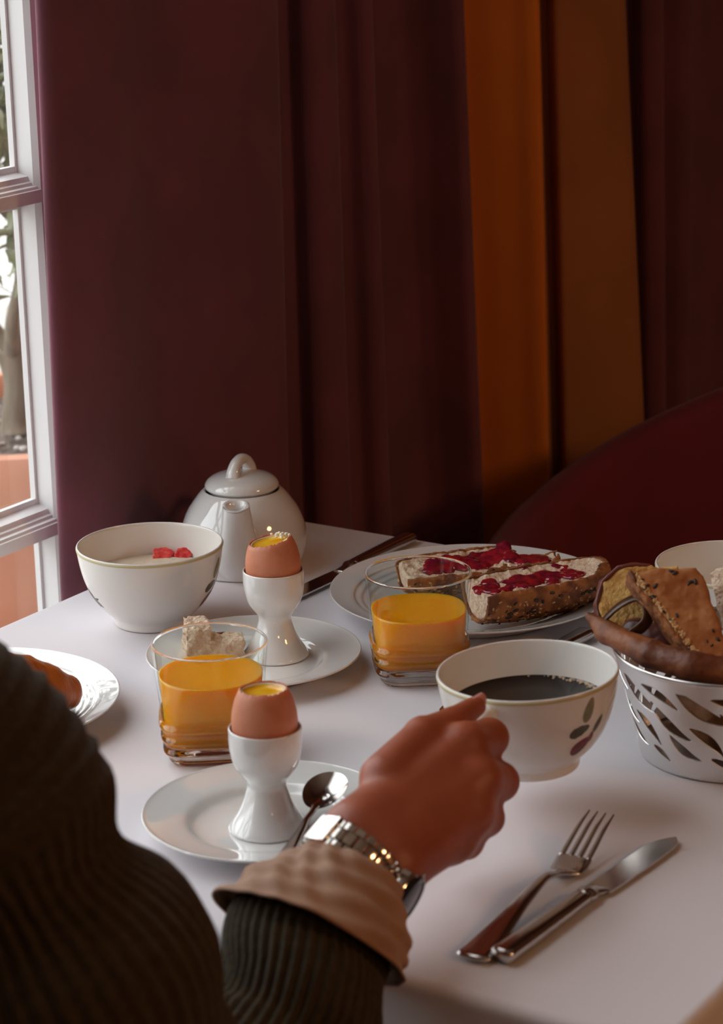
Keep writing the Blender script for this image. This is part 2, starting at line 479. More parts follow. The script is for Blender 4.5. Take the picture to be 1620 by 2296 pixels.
# ------------------------------------------------------------------ outdoors
tag(mk('ground', box(-9, -1.62, -7, 11, -0.06, 0), ground_m, smooth=False), kind='structure')
tag(mk('garden_wall', box(-5.0, -4.8, -7, 11, 0, 1.55), gwall_m, smooth=False), 'white rendered garden wall behind the potted olive tree', 'garden wall')
PC = (-2.085, 2.375)
pot = thing('terracotta_planter', 'large terracotta planter outside the window holding the olive tree', 'planter', (*PC, 0))
mk('pot_body', lathe([(0, 0.0), (.17, 0.0), (.185, .01), (.225, .40), (.235, .595), (.235, .60), (.215, .60), (.205, .58), (.19, .2), (0, .18)], 80), terra_m, pot, flat_angle=40)
mk('pot_rim', lathe([(.2355, .592), (.248, .594), (.252, .605), (.252, .655), (.247, .668), (.222, .668), (.217, .655), (.2165, .592)], 80), terra_m, pot, flat_angle=50)
mk('soil', lathe([(0, .640), (.06, .645), (.12, .635), (.19, .642), (.214, .632), (.214, .59), (0, .59)], 60, wob=lambda r, z, a: (r, z + (.006 * math.sin(7 * a + r * 60) if z > .6 and r < .21 else 0))), soil_m, pot)
peb = []
for i in range(70):
    a, r = RNG.uniform(0, 2 * PI), .2 * math.sqrt(RNG.random())
    s = RNG.uniform(.003, .008)
    peb.append(((r * math.cos(a), r * math.sin(a), .646), (s, s * .8, s * .6), None))
tag(mk('pebbles', blobs(peb), pebble_m, pot), kind='stuff')
tree = thing('olive_tree', 'small olive tree with grey trunk growing in the terracotta planter', 'tree', (*PC, .642))
TX, TY = 0.012, -0.012
mk('trunk', tube([(TX, TY, .002), (TX - .001, TY, .02), (TX + .004, TY + .003, .07), (TX - .002, TY + .001, .115)], [.024, .019, .018, .021], 20, 24), bark_m, tree)
br = []
for p in ([(0, 0, .11), (-.03, -.02, .17), (-.045, -.03, .26), (-.05, -.06, .42), (-.09, -.08, .60)],
          [(0, 0, .11), (.022, .020, .17), (.04, .03, .26), (.03, .02, .42), (.06, .03, .66)],
          [(0, 0, .10), (.03, -.03, .16), (.05, -.03, .24), (.02, -.01, .40), (-.02, .03, .7)],
          [(-.04, -.03, .24), (-.08, .0, .34), (-.13, .05, .48), (-.18, .10, .62)],
          [(.04, .03, .25), (.09, .01, .36), (.13, -.05, .47), (.20, -.10, .6)],
          [(.03, -.02, .3), (.02, -.1, .38), (.03, -.18, .5)], [(.035, .03, .35), (.02, .12, .45), (.0, .2, .55)]):
    br.append((p, tube([(x + TX, y + TY, z) for x, y, z in p], [.012, .009, .007, .004, .002], 10, 24)))
    mk('branch', br[-1][1], bark_m, tree)
def leaf_mesh(name, L, w):
    me = bpy.data.meshes.new(name)
    V, F = [], []
    for i in range(7):
        t = i / 6; ww = w * math.sin(PI * min(max(t, .04), .97)) ** .8
        zz = .12 * L * math.sin(t * PI)
        V += [(-ww, t * L, zz + .25 * ww), (0, t * L, zz), (ww, t * L, zz + .25 * ww)]
    for i in range(6):
        for k in (0, 1): F.append((3 * i + k, 3 * i + k + 1, 3 * i + k + 4, 3 * i + k + 3))
    me.from_pydata(V, [], F); me.materials.append(leaf_m)
    me.polygons.foreach_set('use_smooth', [True] * len(me.polygons))
    return me, (V, F)
leafs = [leaf_mesh('leaf', .055, .006), leaf_mesh('leaf_long', .068, .007), leaf_mesh('leaf_small', .042, .0055)]
def twig_pose():
    p, _ = RNG.choice(br)
    q = spline([(x + TX, y + TY, z) for x, y, z in p], 20)[RNG.randrange(8, 20)]
    c = Vector(q) + Vector((RNG.gauss(0, .05), RNG.gauss(0, .05), RNG.gauss(.03, .055)))
    if c.z < .19: c.z = .19 + RNG.random() * .3
    rot = Matrix.Rotation(RNG.uniform(0, 2 * PI), 4, 'Z') @ Matrix.Rotation(RNG.uniform(-.9, 1.2), 4, 'X') @ Matrix.Rotation(RNG.uniform(-1, 1), 4, 'Y')
    return Matrix.Translation(c) @ rot
for i in range(290):
    o = bpy.data.objects.new('leaf', leafs[i % 3][0]); COL.objects.link(o); o.parent = tree; o.matrix_basis = twig_pose()
tag(mk('foliage', join(*[xf(leafs[i % 3][1], twig_pose()) for i in range(900)]), leaf_m, tree), kind='stuff')

# ------------------------------------------------------------------ curtains
def curtain(name, plan, m, label, lean, z0=0.02, z1=2.6, n=260, noise=.003, seed=1):
    P = spline([(max(x, -1.425) if y < 2.13 else x, y, 0) for x, y in plan], n)
    zs = np.linspace(z0, z1, 40)
    V, F = [], []
    for z in zs:
        for x, y, _ in P:
            dy = lean(y) * (1.02 - z)
            w = noise * math.sin(9 * y + 2.1 * z + seed) * (1.3 - .4 * z)
            V.append((x + w, y + dy, z))
    for i in range(len(zs) - 1):
        for j in range(n - 1):
            F.append((i * n + j, i * n + j + 1, (i + 1) * n + j + 1, (i + 1) * n + j))
    o = mk(name, (V, F), m)
    s = o.modifiers.new('thick', 'SOLIDIFY'); s.thickness = .0018; s.offset = 0
    return tag(o, label, 'curtain')
curtain('curtain', [(-1.418, 1.735), (-1.413, 1.690), (-1.402, 1.655), (-1.392, 1.652), (-1.386, 1.675), (-1.390, 1.74), (-1.397, 1.80), (-1.388, 1.87), (-1.379, 1.92), (-1.374, 1.955), (-1.377, 1.982),
    (-1.386, 1.992), (-1.405, 1.996), (-1.424, 2.01), (-1.425, 2.05), (-1.420, 2.072), (-1.402, 2.070), (-1.390, 2.078), (-1.386, 2.095), (-1.388, 2.112), (-1.398, 2.120), (-1.418, 2.128), (-1.424, 2.15), (-1.415, 2.172), (-1.398, 2.178), (-1.391, 2.186), (-1.396, 2.20), (-1.418, 2.212), (-1.442, 2.23), (-1.448, 2.28), (-1.447, 2.335), (-1.430, 2.352), (-1.405, 2.358), (-1.388, 2.362), (-1.384, 2.370), (-1.390, 2.382), (-1.420, 2.392), (-1.444, 2.41)],
    plum_m, 'long plum curtain with a broad smooth fold hanging beside the window', lambda y: np.interp(y, [1.65, 2.0, 2.18, 2.36], [-.02, -.02, .02, .065]), n=420)
curtain('curtain', [(-1.449, 2.43), (-1.447, 2.452), (-1.435, 2.464), (-1.41, 2.474), (-1.388, 2.484), (-1.370, 2.489), (-1.362, 2.496), (-1.366, 2.506), (-1.385, 2.52), (-1.42, 2.55), (-1.445, 2.59)],
    ochre_m, 'narrow golden ochre curtain fold between the plum and the brown curtains', lambda y: np.interp(y, [2.45, 2.55], [.07, .03]), n=180)
curtain('curtain', [(-1.447, 2.62), (-1.450, 2.675), (-1.440, 2.672), (-1.428, 2.658), (-1.418, 2.664), (-1.402, 2.69), (-1.384, 2.735), (-1.378, 2.752), (-1.384, 2.775), (-1.41, 2.80), (-1.445, 2.83)],
    brown_m, 'brown curtain with one wide fold right of the ochre curtain', lambda y: np.interp(y, [2.60, 2.66, 2.78], [.02, .05, .11]), n=180)
curtain('curtain', [(-1.449, 2.87), (-1.446, 2.905), (-1.425, 2.893), (-1.412, 2.897), (-1.404, 2.908), (-1.412, 2.925), (-1.432, 2.945), (-1.428, 2.958), (-1.408, 2.968), (-1.400, 2.98), (-1.408, 2.995), (-1.435, 3.02), (-1.447, 3.10), (-1.442, 3.2), (-1.425, 3.24), (-1.43, 3.3), (-1.445, 3.36)],
    plum_m, 'narrow dark plum curtain right of the brown one, above the wine-red chair', lambda y: np.interp(y, [2.85, 2.97, 3.05], [.09, .03, 0]), n=300, seed=3)

# ------------------------------------------------------------------ wine-red tub chair
CX, CY = -.80, 2.21
chair = thing('tub_chair', 'wine-red upholstered tub chair with curved back at the far side of the table', 'chair', (CX, CY, 0))
V, F = [], []
na, ring = 64, 14
for i in range(na + 1):
    ph = R(-38) + (R(218) + R(38)) * i / na          # 90 deg = back (+y)
    cx_, sy_ = math.cos(ph), math.sin(ph)
    yy = .4 * sy_
    t = min(max((yy + .16) / .55, 0), 1)
    top = .70 + .14 * t ** 1.6
    for k in range(ring):
        a = 2 * PI * k / ring
        # section: tall rounded slab from .16 to top
        c, s = math.cos(a), math.sin(a)
        hw = .038; hh = (top - .16) / 2
        q = (abs(c) ** 6 + abs(s) ** 6) ** (-1 / 6)
        rr = .40 + hw * c * q * (1 if s < .5 else 1)
        V.append((rr * cx_, rr * sy_, .16 + hh + hh * s * q))
for i in range(na):
    for k in range(ring):
        F.append((i * ring + k, i * ring + (k + 1) % ring, (i + 1) * ring + (k + 1) % ring, (i + 1) * ring + k))
F.append(tuple(range(ring))); F.append(tuple(na * ring + k for k in range(ring)))
bk = mk('backrest', (V, F), wine_m, chair)
ss = bk.modifiers.new('round', 'SUBSURF'); ss.levels = 2; ss.render_levels = 2
mk('seat', lathe([(0, .30), (.34, .30), (.355, .32), (.355, .42), (.335, .455), (.2, .468), (0, .47)], 48, 1), wine_m, chair, flat_angle=50)
for sx, sy in ((-.24, -.22), (.24, -.22), (-.24, .22), (.24, .22)):
    mk('leg', tube([(sx, sy, 0), (sx * .96, sy * .96, .305)], [.014, .022], 12, 4), wood_m, chair)

# ------------------------------------------------------------------ table and cloth
TX0, TX1, TY0, TY1, TZ = -1.366, -0.538, 1.130, 1.914, 0.75
table = thing('dining_table', 'square dining table under the white tablecloth', 'table', ((TX0 + TX1) / 2, (TY0 + TY1) / 2, 0))
hx, hy = (TX1 - TX0) / 2, (TY1 - TY0) / 2
mk('tabletop', box(-hx + .006, hx - .006, -hy + .006, hy - .006, .715, .7478, .004), wood_m, table, flat_angle=30)
for sx in (-1, 1):
    for sy in (-1, 1):
        mk('leg', box(sx * (hx - .07) - .025, sx * (hx - .07) + .025, sy * (hy - .07) - .025, sy * (hy - .07) + .025, 0, .716, .004), wood_m, table, flat_angle=30)
def cloth():
    drop = .16
    def axis(h):
        inner = np.linspace(-h, h, 70)
        outer = np.concatenate([np.linspace(.0015, .022, 9), np.linspace(.03, drop, 18)])
        return np.concatenate([-h - outer[::-1], inner, h + outer])
    xs, ys = axis(hx - .008), axis(hy - .008)
    V, F = [], []
    bx, by = hx - .008, hy - .008
    for u in xs:
        for v in ys:
            ex = abs(u) - bx; ey = abs(v) - by
            px, py = max(-bx, min(bx, u)), max(-by, min(by, v))
            ox = max(ex, 0); oy = max(ey, 0)
            d = math.hypot(ox, oy)
            z = 0.0
            if d > 0:
                nx_, ny_ = math.copysign(ox, u) / d, math.copysign(oy, v) / d
                r = .008
                ang = min(d / r, PI / 2)
                out = r * math.sin(ang); z = -r * (1 - math.cos(ang))
                rest = max(d - r * PI / 2, 0)
                s = px * 9 + py * 7
                corner = min(ox, oy) / (d + 1e-9)
                wave = .022 * math.sin(s * 2.3 + 1) + .014 * math.sin(s * 5.1)
                out += rest * (.02 + wave * 1.1 * (1 - corner)) + .05 * rest * corner
                z -= rest * .985
                px += nx_ * out; py += ny_ * out
            else:
                # ironed-in fold lines and faint unevenness
                z -= .0005 * math.exp(-((u + .11) / .004) ** 2) + .0004 * math.exp(-((v - .02) / .004) ** 2)
                z += .0002 * math.sin(13 * u + 5 * v) - .0002
            V.append((px, py, z))
    n = len(ys)
    for i in range(len(xs) - 1):
        for j in range(n - 1):
            F.append((i * n + j, i * n + j + 1, (i + 1) * n + j + 1, (i + 1) * n + j))
    return V, F
tc_ = mk('tablecloth', cloth(), cloth_m, loc=((TX0 + TX1) / 2, (TY0 + TY1) / 2, TZ))
tag(tc_, 'white linen tablecloth covering the whole breakfast table', 'tablecloth')

# ================================================================== CROCKERY
Z = TZ + 0.0004
def plate(x, y, prof, label, group=None, name='plate'):
    p = thing(name, label, 'plate', (x, y, Z), 0, group)
    mk('plate_body', lathe(prof, 128, 3), porcelain, p)
    return p
SIDE = [(0, .0042), (.03, .0042), (.050, .0045), (.0545, .0060), (.0575, .0092), (.062, .0112), (.075, .0136), (.0855, .0157), (.0880, .0166), (.0886, .0160), (.0876, .0148), (.075, .0112), (.060, .0070), (.055, .0030), (.0535, .0004), (.0505, .0), (.0495, .0016), (.03, .0018), (0, .0018)]
plate(-.908, 1.272, SIDE, 'white side plate under the nearer egg cup with a teaspoon on its rim')
plate(-1.106, 1.535, SIDE, 'white side plate under the farther egg cup with bits of bread')
def coupe(r):
    f = r / .125
    return [(x * f, z * f) for x, z in [(0, .0045), (.05, .0045), (.074, .0052), (.080, .0062), (.085, .0078), (.089, .0086), (.0915, .0102), (.0955, .0110), (.098, .0128), (.103, .0138), (.105, .0154), (.115, .0176), (.1225, .0196), (.1248, .0202), (.1252, .0194), (.123, .0178), (.110, .0138), (.092, .0076), (.086, .0032), (.083, .0004), (.079, .0), (.077, .0018), (.04, .002), (0, .002)]]
plate(-1.027, 1.757, coupe(.125), 'large white dinner plate holding the jam bread halves')
plate(-1.2336, 1.3344, coupe(.1145), 'glossy white plate with croissant, half hidden behind the sleeve')

def egg_cup(x, y, label):
    c = thing('egg_cup', label, 'egg cup', (x, y, Z + .0044), 0, 'white porcelain egg cups')
    prof = [(0, .004), (.018, .003), (.0255, .0002), (.0272, .0006), (.0274, .0022), (.0250, .0062), (.0205, .0130), (.0165, .0215), (.0140, .0295), (.0136, .0335), (.0150, .0375), (.0185, .0420), (.0222, .0480), (.0243, .0555), (.0253, .0640), (.0254, .0720), (.0252, .0745), (.0246, .0752), (.0240, .0745), (.0239, .0700), (.0232, .0610), (.0215, .0540), (.0160, .0470), (.0080, .0440), (0, .0435)]
    mk('cup_body', lathe(prof, 96, 3), porcelain, c)
    return c
egg_cup(-.9055, 1.2665, 'nearer white egg cup beside the teaspoon')
egg_cup(-1.1015, 1.5605, 'farther white egg cup in front of the teapot')

def egg(x, y, label, cut, tilt, seed, fluff=False):
    # the egg sits with its equator just above the cup rim
    e = thing('boiled_egg', label, 'egg', (x, y, Z + .0044 + .0742), 0, 'opened brown boiled eggs')
    def rad(z):                                     # egg profile: z in -.027 .. .037
        t = (z - .004) / (.031 if z < .004 else .035)
        return .0229 * math.sqrt(max(1 - t * t, 0))
    zs = [-.0268, -.024, -.019, -.0135, -.007, 0, .006, .012]
    rn = random.Random(seed)
    jag = [rn.uniform(-.0006, .0006) for _ in range(96)]
    n = 96
    V, F = [], []
    def ring(z, rr, k, amp):
        for j in range(n):
            a = 2 * PI * j / n
            dz = (tilt[0] * math.cos(a) + tilt[1] * math.sin(a)) * k + jag[j] * amp
            r2 = rad(z + dz) - (rad(z) - rr)
            V.append((r2 * math.cos(a), r2 * math.sin(a), z + dz))
    for z in zs: ring(z, rad(z), 0, 0)
    ring(cut - .009, rad(cut - .009), .5, 0); ring(cut - .004, rad(cut - .004), .8, .3); ring(cut, rad(cut), 1, 1)
    ring(cut, rad(cut) - .0006, 1, 1)
    ring(cut - .006, rad(cut - .006) - .0009, .8, 0)
    ring(cut - .012, rad(cut - .012) - .0012, 0, 0)
    m = len(V) // n
    for i in range(m - 1):
        for j in range(n):
            k = (j + 1) % n; F.append((i * n + j, i * n + k, (i + 1) * n + k, (i + 1) * n + j))
    F.append(tuple(range(n)))
    mk('shell', (V, F), egg_m, e)
    # white ring inside the shell, then the runny yolk
    rc = rad(cut)
    def inner(name, z0, r0, z1, r1, m_, wob, dome):
        V, F = [], []
        rows = [(z1 - .010, r1 * .98, 0), (z0 - .0015, r0, .8), (z0, r0 - .0004, 1), (z0 + .0002, r0 - .0014, 1), (z1, r1, .8), (z1 + dome, r1 * .5, .4)]
        for z, r, k in rows:
            for j in range(n):
                a = 2 * PI * j / n
                dz = (tilt[0] * math.cos(a) + tilt[1] * math.sin(a)) * k
                q = (rad(z + dz) - (rc - r) if k > .3 else r) + wob * math.sin(5 * a + seed) * k
                if k == .4: q = r
                V.append((q * math.cos(a), q * math.sin(a), z + dz))
        for i in range(len(rows) - 1):
            for j in range(n):
                k = (j + 1) % n; F.append((i * n + j, i * n + k, (i + 1) * n + k, (i + 1) * n + j))
        F.append(tuple(range(n))); F.append(tuple((len(rows) - 1) * n + j for j in range(n)))
        return mk(name, (V, F), m_, e)
    rc = rad(cut)
    inner('egg_white', cut - .0010, rc - .0012, cut - .0060, rc - .0026, eggwhite_m, .0003, 0)
    inner('yolk', cut - .0020, rc - .0023, cut - .0028, rc - .0045, yolk_m, .0002, .0002)
    if fluff:
        sp = []
        for i in range(26):
            t = i / 26
            sp.append(((.0105 + rn.gauss(0, .0016) - .010 * t, .0065 + rn.gauss(0, .0016) - .002 * t, cut + .0022 + .0020 * math.sin(t * PI) + rn.gauss(0, .0007)), (.0016, .0014, .0012), None))
        mk('torn_white', blobs(sp), eggwhite_m, e, label='torn scrap of egg white on the rim')
    return e
egg(-.9055, 1.2665, 'opened brown egg with deep yellow yolk, in the nearer cup', .0285, (.0006, -.0004), 3)
egg(-1.1015, 1.5605, 'opened brown egg with torn white on top, in the farther cup', .0265, (.0030, .0017), 5, True)

# bowl family --------------------------------------------------------------
BOWL = [(0, .0030), (.026, .0026), (.0300, .0), (.0335, .0003), (.0345, .0030), (.0350, .0070), (.0400, .0120), (.0465, .0190), (.0530, .0290), (.0580, .0410), (.0612, .0535), (.0632, .0660), (.0637, .0705), (.0628, .0715), (.0617, .0705), (.0608, .0640), (.0585, .0520), (.0550, .0405), (.0495, .0285), (.0420, .0190), (.030, .0125), (0, .0110)]
_bp = spline(BOWL, 400)
_k = int(np.argmax(_bp[:, 1]))
_ob = _bp[:_k][_bp[:_k, 1] > .008]
def bowl_r(z): return float(np.interp(z, _ob[:, 1], _ob[:, 0]))
def motif(name, ang0, z0, outline, m_, parent, label=None):
    """Flat print on the outer wall: outline in (metres along, metres up) about (angle, height)."""
    V, F = [], []
    pts = [(0, 0)] + outline
    rows = []
    for s in (.02, .5, 1.0):
        for u, v in outline:
            z = z0 + v * s; r = bowl_r(z) + .00025; a = ang0 + u * s / bowl_r(z0)
            V.append((r * math.cos(a), r * math.sin(a), z))
    n = len(outline)
    for i in (0, 1):
        for j in range(n):
            k = (j + 1) % n; F.append((i * n + j, i * n + k, (i + 1) * n + k, (i + 1) * n + j))
    F.append(tuple(range(n)))
    return mk(name, (V, F), m_, parent, label=label)
def leafshape(L, w, rot, n=14, serr=0.0):
    out = []
    for i in range(n):
        t = 2 * PI * i / n
        x = L / 2 * math.cos(t); y = w / 2 * math.sin(t) * (1 - .25 * math.cos(t)) * (1 + serr * (-1) ** i)
        out.append((x * math.cos(rot) - y * math.sin(rot), x * math.sin(rot) + y * math.cos(rot)))
    return out
def bowl(name, label, x, y, z, group=None, body=BOWL, cat='bowl'):
    b = thing(name, label, cat, (x, y, z), 0, group)
    mk('bowl_body', lathe(body, 128, 3), porcelain_cup, b)
    mk('rim_line', lathe([(.06335, .0680), (.06385, .0683), (.06405, .0693), (.06390, .0703), (.06345, .0707)], 128), rim_gold, b, label='thin olive-yellow line under the rim')
    return b
def fruit_print(b, a, zc, flip=1):
    # a = angle on the wall; flip mirrors
    motif('leaf_print', a, zc + .016, leafshape(.019, .0085, R(75) * flip), print_green, b)
    motif('leaf_print', a - .10 * flip, zc + .001, leafshape(.017, .0085, R(15) * flip, 18, .06), print_dark, b)
    motif('leaf_print', a + .20 * flip, zc + .002, leafshape(.014, .0055, R(60) * flip), print_dark, b)
    motif('plum_print', a - .02 * flip, zc - .0125, leafshape(.0175, .0115, R(38) * flip), print_plum, b)
    motif('leaf_print', a + .12 * flip, zc - .007, leafshape(.009, .005, R(80) * flip), print_plum, b)

# angle of the camera as seen from the objects (towards the viewer)
fb = bowl('breakfast_bowl', 'white bowl of porridge and strawberries at the left, by the window', -1.2535, 1.5915, Z, 'white printed breakfast bowls')
fruit_print(fb, R(-57) + 1.28, .037)
motif('leaf_print', R(-57) - 1.12, .030, leafshape(.020, .006, R(-50)), print_plum, fb)
motif('leaf_print', R(-57) - 1.02, .030, leafshape(.012, .0025, R(20)), print_dark, fb)
motif('leaf_print', R(-57) - .98, .026, leafshape(.010, .0022, R(-40)), print_dark, fb)
po = mk('porridge', lathe([(0, .046), (.02, .0465), (.04, .0452), (.0535, .0440), (.0538, .0432), (.03, .043), (0, .043)], 64, 1, wob=lambda r, z, a: (r, z + .0008 * math.sin(6 * a + r * 400) * (r < .05))), yog_m, loc=(-1.2535, 1.5915, Z))
tag(po, 'pale creamy porridge filling the bowl by the window', 'porridge')
def straw(x, y, z, s, rot, label):
    pts = [(-.008, -.006), (.007, -.007), (.010, .004), (.001, .009), (-.009, .005)]
    vf = sdf_mesh(lambda P: np.maximum(poly2(P[..., 0], P[..., 1], pts), np.abs(P[..., 2]) - .0055) - .0012 + .0004 * vnoise(P, 400, 2), (-.014, -.014, -.01), (.014, .014, .01), .0011)
    o = mk('strawberry_piece', vf, straw_m, loc=(x, y, z)); o.rotation_euler = rot; o.scale = (s, s, s)
    return tag(o, label, 'strawberry', 'cut strawberries in the bowl')
straw(-1.2720, 1.6330, Z + .0435, .9, (.25, .1, .5), 'larger cut strawberry piece, left of the two in the bowl')
straw(-1.2585, 1.6440, Z + .0430, .75, (.5, -.3, 1.4), 'smaller cut strawberry piece, right of the two in the bowl')

rb = bowl('breakfast_bowl', 'white bowl at the right edge behind the bread basket', -.7899, 1.7796, Z, 'white printed breakfast bowls')
rb.rotation_euler.z = 1

# held coffee cup
CUP = (-.7735, 1.4040, .7795)
cup = bowl('coffee_cup', 'white coffee cup with fruit print held in the hand', *CUP, cat='cup')
cup.rotation_euler = (R(1.0), R(-2.0), 0)
hd = math.atan2(-.47 * .5389 + .88 * -.842, -.47 * .8421 + .88 * .539)      # handle direction, near the viewer's left
ch, sh = math.cos(hd), math.sin(hd)
mk('handle', tube([(r * ch, r * sh, z) for r, z in ((.0600, .0600), (.070, .0640), (.081, .0620), (.0870, .0540), (.0855, .0445), (.077, .0375), (.066, .0345), (.0535, .0345))], [(.0042, .0058)] * 3, 16, 40), porcelain_cup, cup)
fruit_print(cup, hd + 1.16, .041)
co = mk('coffee', lathe([(0, .0462), (.03, .0462), (.0555, .0462), (.0562, .0466), (.0545, .0440), (.03, .042), (0, .042)], 96), coffee_m, loc=CUP)
co.rotation_euler = cup.rotation_euler
tag(co, 'black coffee in the held cup', 'coffee')
fo = []
for i in range(60):
    a = hd + R(155) + RNG.gauss(0, .32); r = .0545 - abs(RNG.gauss(0, .0018)); s = RNG.uniform(.0005, .0016)
    fo.append(((r * math.cos(a), r * math.sin(a), .0466), (s, s, s * .7), None))
tag(mk('foam_bubbles', blobs(fo), foam_m, co), kind='stuff')

# ------------------------------------------------------------------ teapot
TP = (-1.2745, 1.7600, Z)
pot_ = thing('teapot', 'round white porcelain teapot with looped lid at the far table corner', 'teapot', TP)
mk('pot_body', lathe([(0, .003), (.040, .002), (.046, .0), (.0485, .001), (.0500, .004), (.0530, .010), (.0552, .0175), (.0560, .0260), (.0555, .0340), (.0535, .0425), (.0490, .0530), (.0430, .0620), (.0380, .0685), (.0350, .0712), (.0335, .0720), (.0320, .0705), (.0325, .067), (.040, .058), (.05, .03), (.046, .008), (0, .006)], 112, 3), porcelain, pot_)
lid = mk('lid', lathe([(.028, .0690), (.0310, .0722), (.0328, .0745), (.0325, .0772), (.0300, .0806), (.0248, .0838), (.0165, .0862), (.008, .0872), (0, .0874)], 96, 4), porcelain, pot_)
pot_.scale = (1.05, 1.05, 1.05)
sd = Vector((.508, -.861, 0))            # spout direction
kd = Vector((.10, -.995, 0))
mk('lid_loop', tube([tuple(kd * t + Vector((0, 0, z))) for t, z in ((.0155, .0850), (.0140, .0905), (.0085, .0962), (0, .0985), (-.0080, .0962), (-.0132, .0905), (-.0145, .0855))], [(.0048, .0070), (.0048, .0058), (.0050, .0055), (.0048, .0060), (.0050, .0070)], 16, 40, up=(0, 0, 1)), porcelain, lid)
def spout_vf():
    pts = [sd * a + Vector((0, 0, z)) for a, z in ((.038, .010), (.049, .022), (.0545, .038), (.0580, .056), (.0605, .0705), (.0615, .0745))]
    V, F = tube([tuple(p) for p in pts], [(.014, .0225), (.0135, .0210), (.012, .0175), (.0105, .0140), (.0095, .0120), (.0092, .0116)], 32, 30, up=tuple(sd), caps=False)
    # the mouth slopes down towards the viewer; inner wall goes back down
    n = 32; V = [Vector(v) for v in V]
    last = len(V) - n
    c = sum((V[last + j] for j in range(n)), Vector()) / n
    for s, dz in ((.86, .0010), (.70, .0), (.60, -.006), (.5, -.016)):
        b = len(V)
        for j in range(n):
            V.append(c + (V[last + j] - c) * s + Vector((0, 0, dz)))
        for j in range(n):
            k = (j + 1) % n; p = b - n
            F.append((p + j, p + k, b + k, b + j))
    F.append(tuple(range(len(V) - n, len(V))))
    for i in range(last, len(V)):
        V[i] = V[i] - Vector((0, 0, max(0, (V[i] - c).dot(sd)) * .30))
    return [tuple(v) for v in V], F
mk('spout', spout_vf(), porcelain, pot_)
mk('pot_handle', tube([tuple(-sd * a + Vector((0, 0, z))) for a, z in ((.048, .056), (.062, .064), (.078, .058), (.083, .040), (.074, .022), (.054, .014))], [(.0045, .0065)] * 3, 16, 36), porcelain, pot_)

# ------------------------------------------------------------------ juice glasses
def squircle(a, n, r):
    return r / (abs(math.cos(a)) ** n + abs(math.sin(a)) ** n) ** (1 / n)
GR = R(33 + 4)
def gl_out(z):
    # half size and squareness against height; three ridges near the foot
    t = min(max((z - .004) / .060, 0), 1)
    half = .0335 + (.0437 - .0335) * (z / .087) ** .8
    n = 5.2 - 3.2 * t
    ridge = 0
    for zc in (.0100, .0195, .0290):
        ridge += .0026 * math.exp(-((z - zc) / .0027) ** 2)
    return half + ridge - (.0018 if z < .0018 else 0), n
def juice_glass(x, y, label):
    g = thing('juice_glass', label, 'glass', (x, y, Z), GR, 'orange juice glasses')
    N = 96
    V, F, rows = [], [], []
    prof = [(z, 0) for z in [0, .0012, .003] + list(np.linspace(.005, .034, 30)) + list(np.linspace(.037, .0855, 22))] + [(.0868, .0004), (.0872, .0010), (.0868, .0017)] + [(z, .0021) for z in np.linspace(.0855, .037, 18)] + [(.0350, .0021), (.0340, .0021), (.030, .0021)] + [(.022, .0024), (.017, .0032), (.0145, .006)]
    for z, ins in prof:
        h, n = gl_out(z)
        if ins >= .0021:
            h = .0335 + (.0437 - .0335) * (z / .087) ** .8
        row = []
        for j in range(N):
            a = 2 * PI * j / N; r = squircle(a, n, h - ins)
            row.append(len(V)); V.append((r * math.cos(a), r * math.sin(a), z))
        rows.append(row)
    for A, B in zip(rows, rows[1:]):
        for j in range(N):
            k = (j + 1) % N; F.append((A[j], A[k], B[k], B[j]))
    b = len(V); V += [(0, 0, 0.0006), (0, 0, .0138)]
    for j in range(N):
        k = (j + 1) % N
        F.append((rows[0][k], rows[0][j], b)); F.append((rows[-1][j], rows[-1][k], b + 1))
    o = mk('tumbler', (V, F), glass_m, g)
    o.data.materials.append(thin_glass)              # the thin upper wall barely bends light; the thick foot does
    for p in o.data.polygons:
        if .0345 < p.center.z < .0845: p.material_index = 1
    return g
def juice(x, y, level, label):
    N = 96; V, F, rows = [], [], []
    zs = [.0143, .017, .022] + list(np.linspace(.027, level - .0004, 20))
    for z in zs:
        h = .0335 + (.0437 - .0335) * (z / .087) ** .8; n = gl_out(z)[1]
        ins = np.interp(z, [.0145, .017, .022, .030, .0340, .0352], [.0058, .0030, .0022, .0019, .0019, .0023])
        row = []
        for j in range(N):
            a = 2 * PI * j / N; r = squircle(a, n, h - ins)
            row.append(len(V)); V.append((r * math.cos(a), r * math.sin(a), z))
        rows.append(row)
    for s, dz in ((.975, -.0002), (.93, -.0006), (.5, -.0006)):
        row = []
        for j in rows[len(zs) - 1]:
            row.append(len(V)); v = V[j]; V.append((v[0] * s, v[1] * s, level + dz))
        rows.append(row)
    for A, B in zip(rows, rows[1:]):
        for j in range(N):
            k = (j + 1) % N; F.append((A[j], A[k], B[k], B[j]))
    F.append(tuple(rows[0])); F.append(tuple(rows[-1]))
    o = mk('orange_juice', (V, F), juice_m, loc=(x, y, Z)); o.rotation_euler.z = GR
    return tag(o, label, 'juice', 'orange juice in the glasses')
juice_glass(-1.030, 1.3735, 'left juice tumbler, behind the nearer egg')
juice(-1.030, 1.3735, .0625, 'orange juice in the left tumbler, behind the nearer egg')
juice_glass(-.9815, 1.5930, 'right juice tumbler, in front of the jam bread')
juice(-.9815, 1.5930, .0560, 'orange juice in the right tumbler, in front of the jam bread')

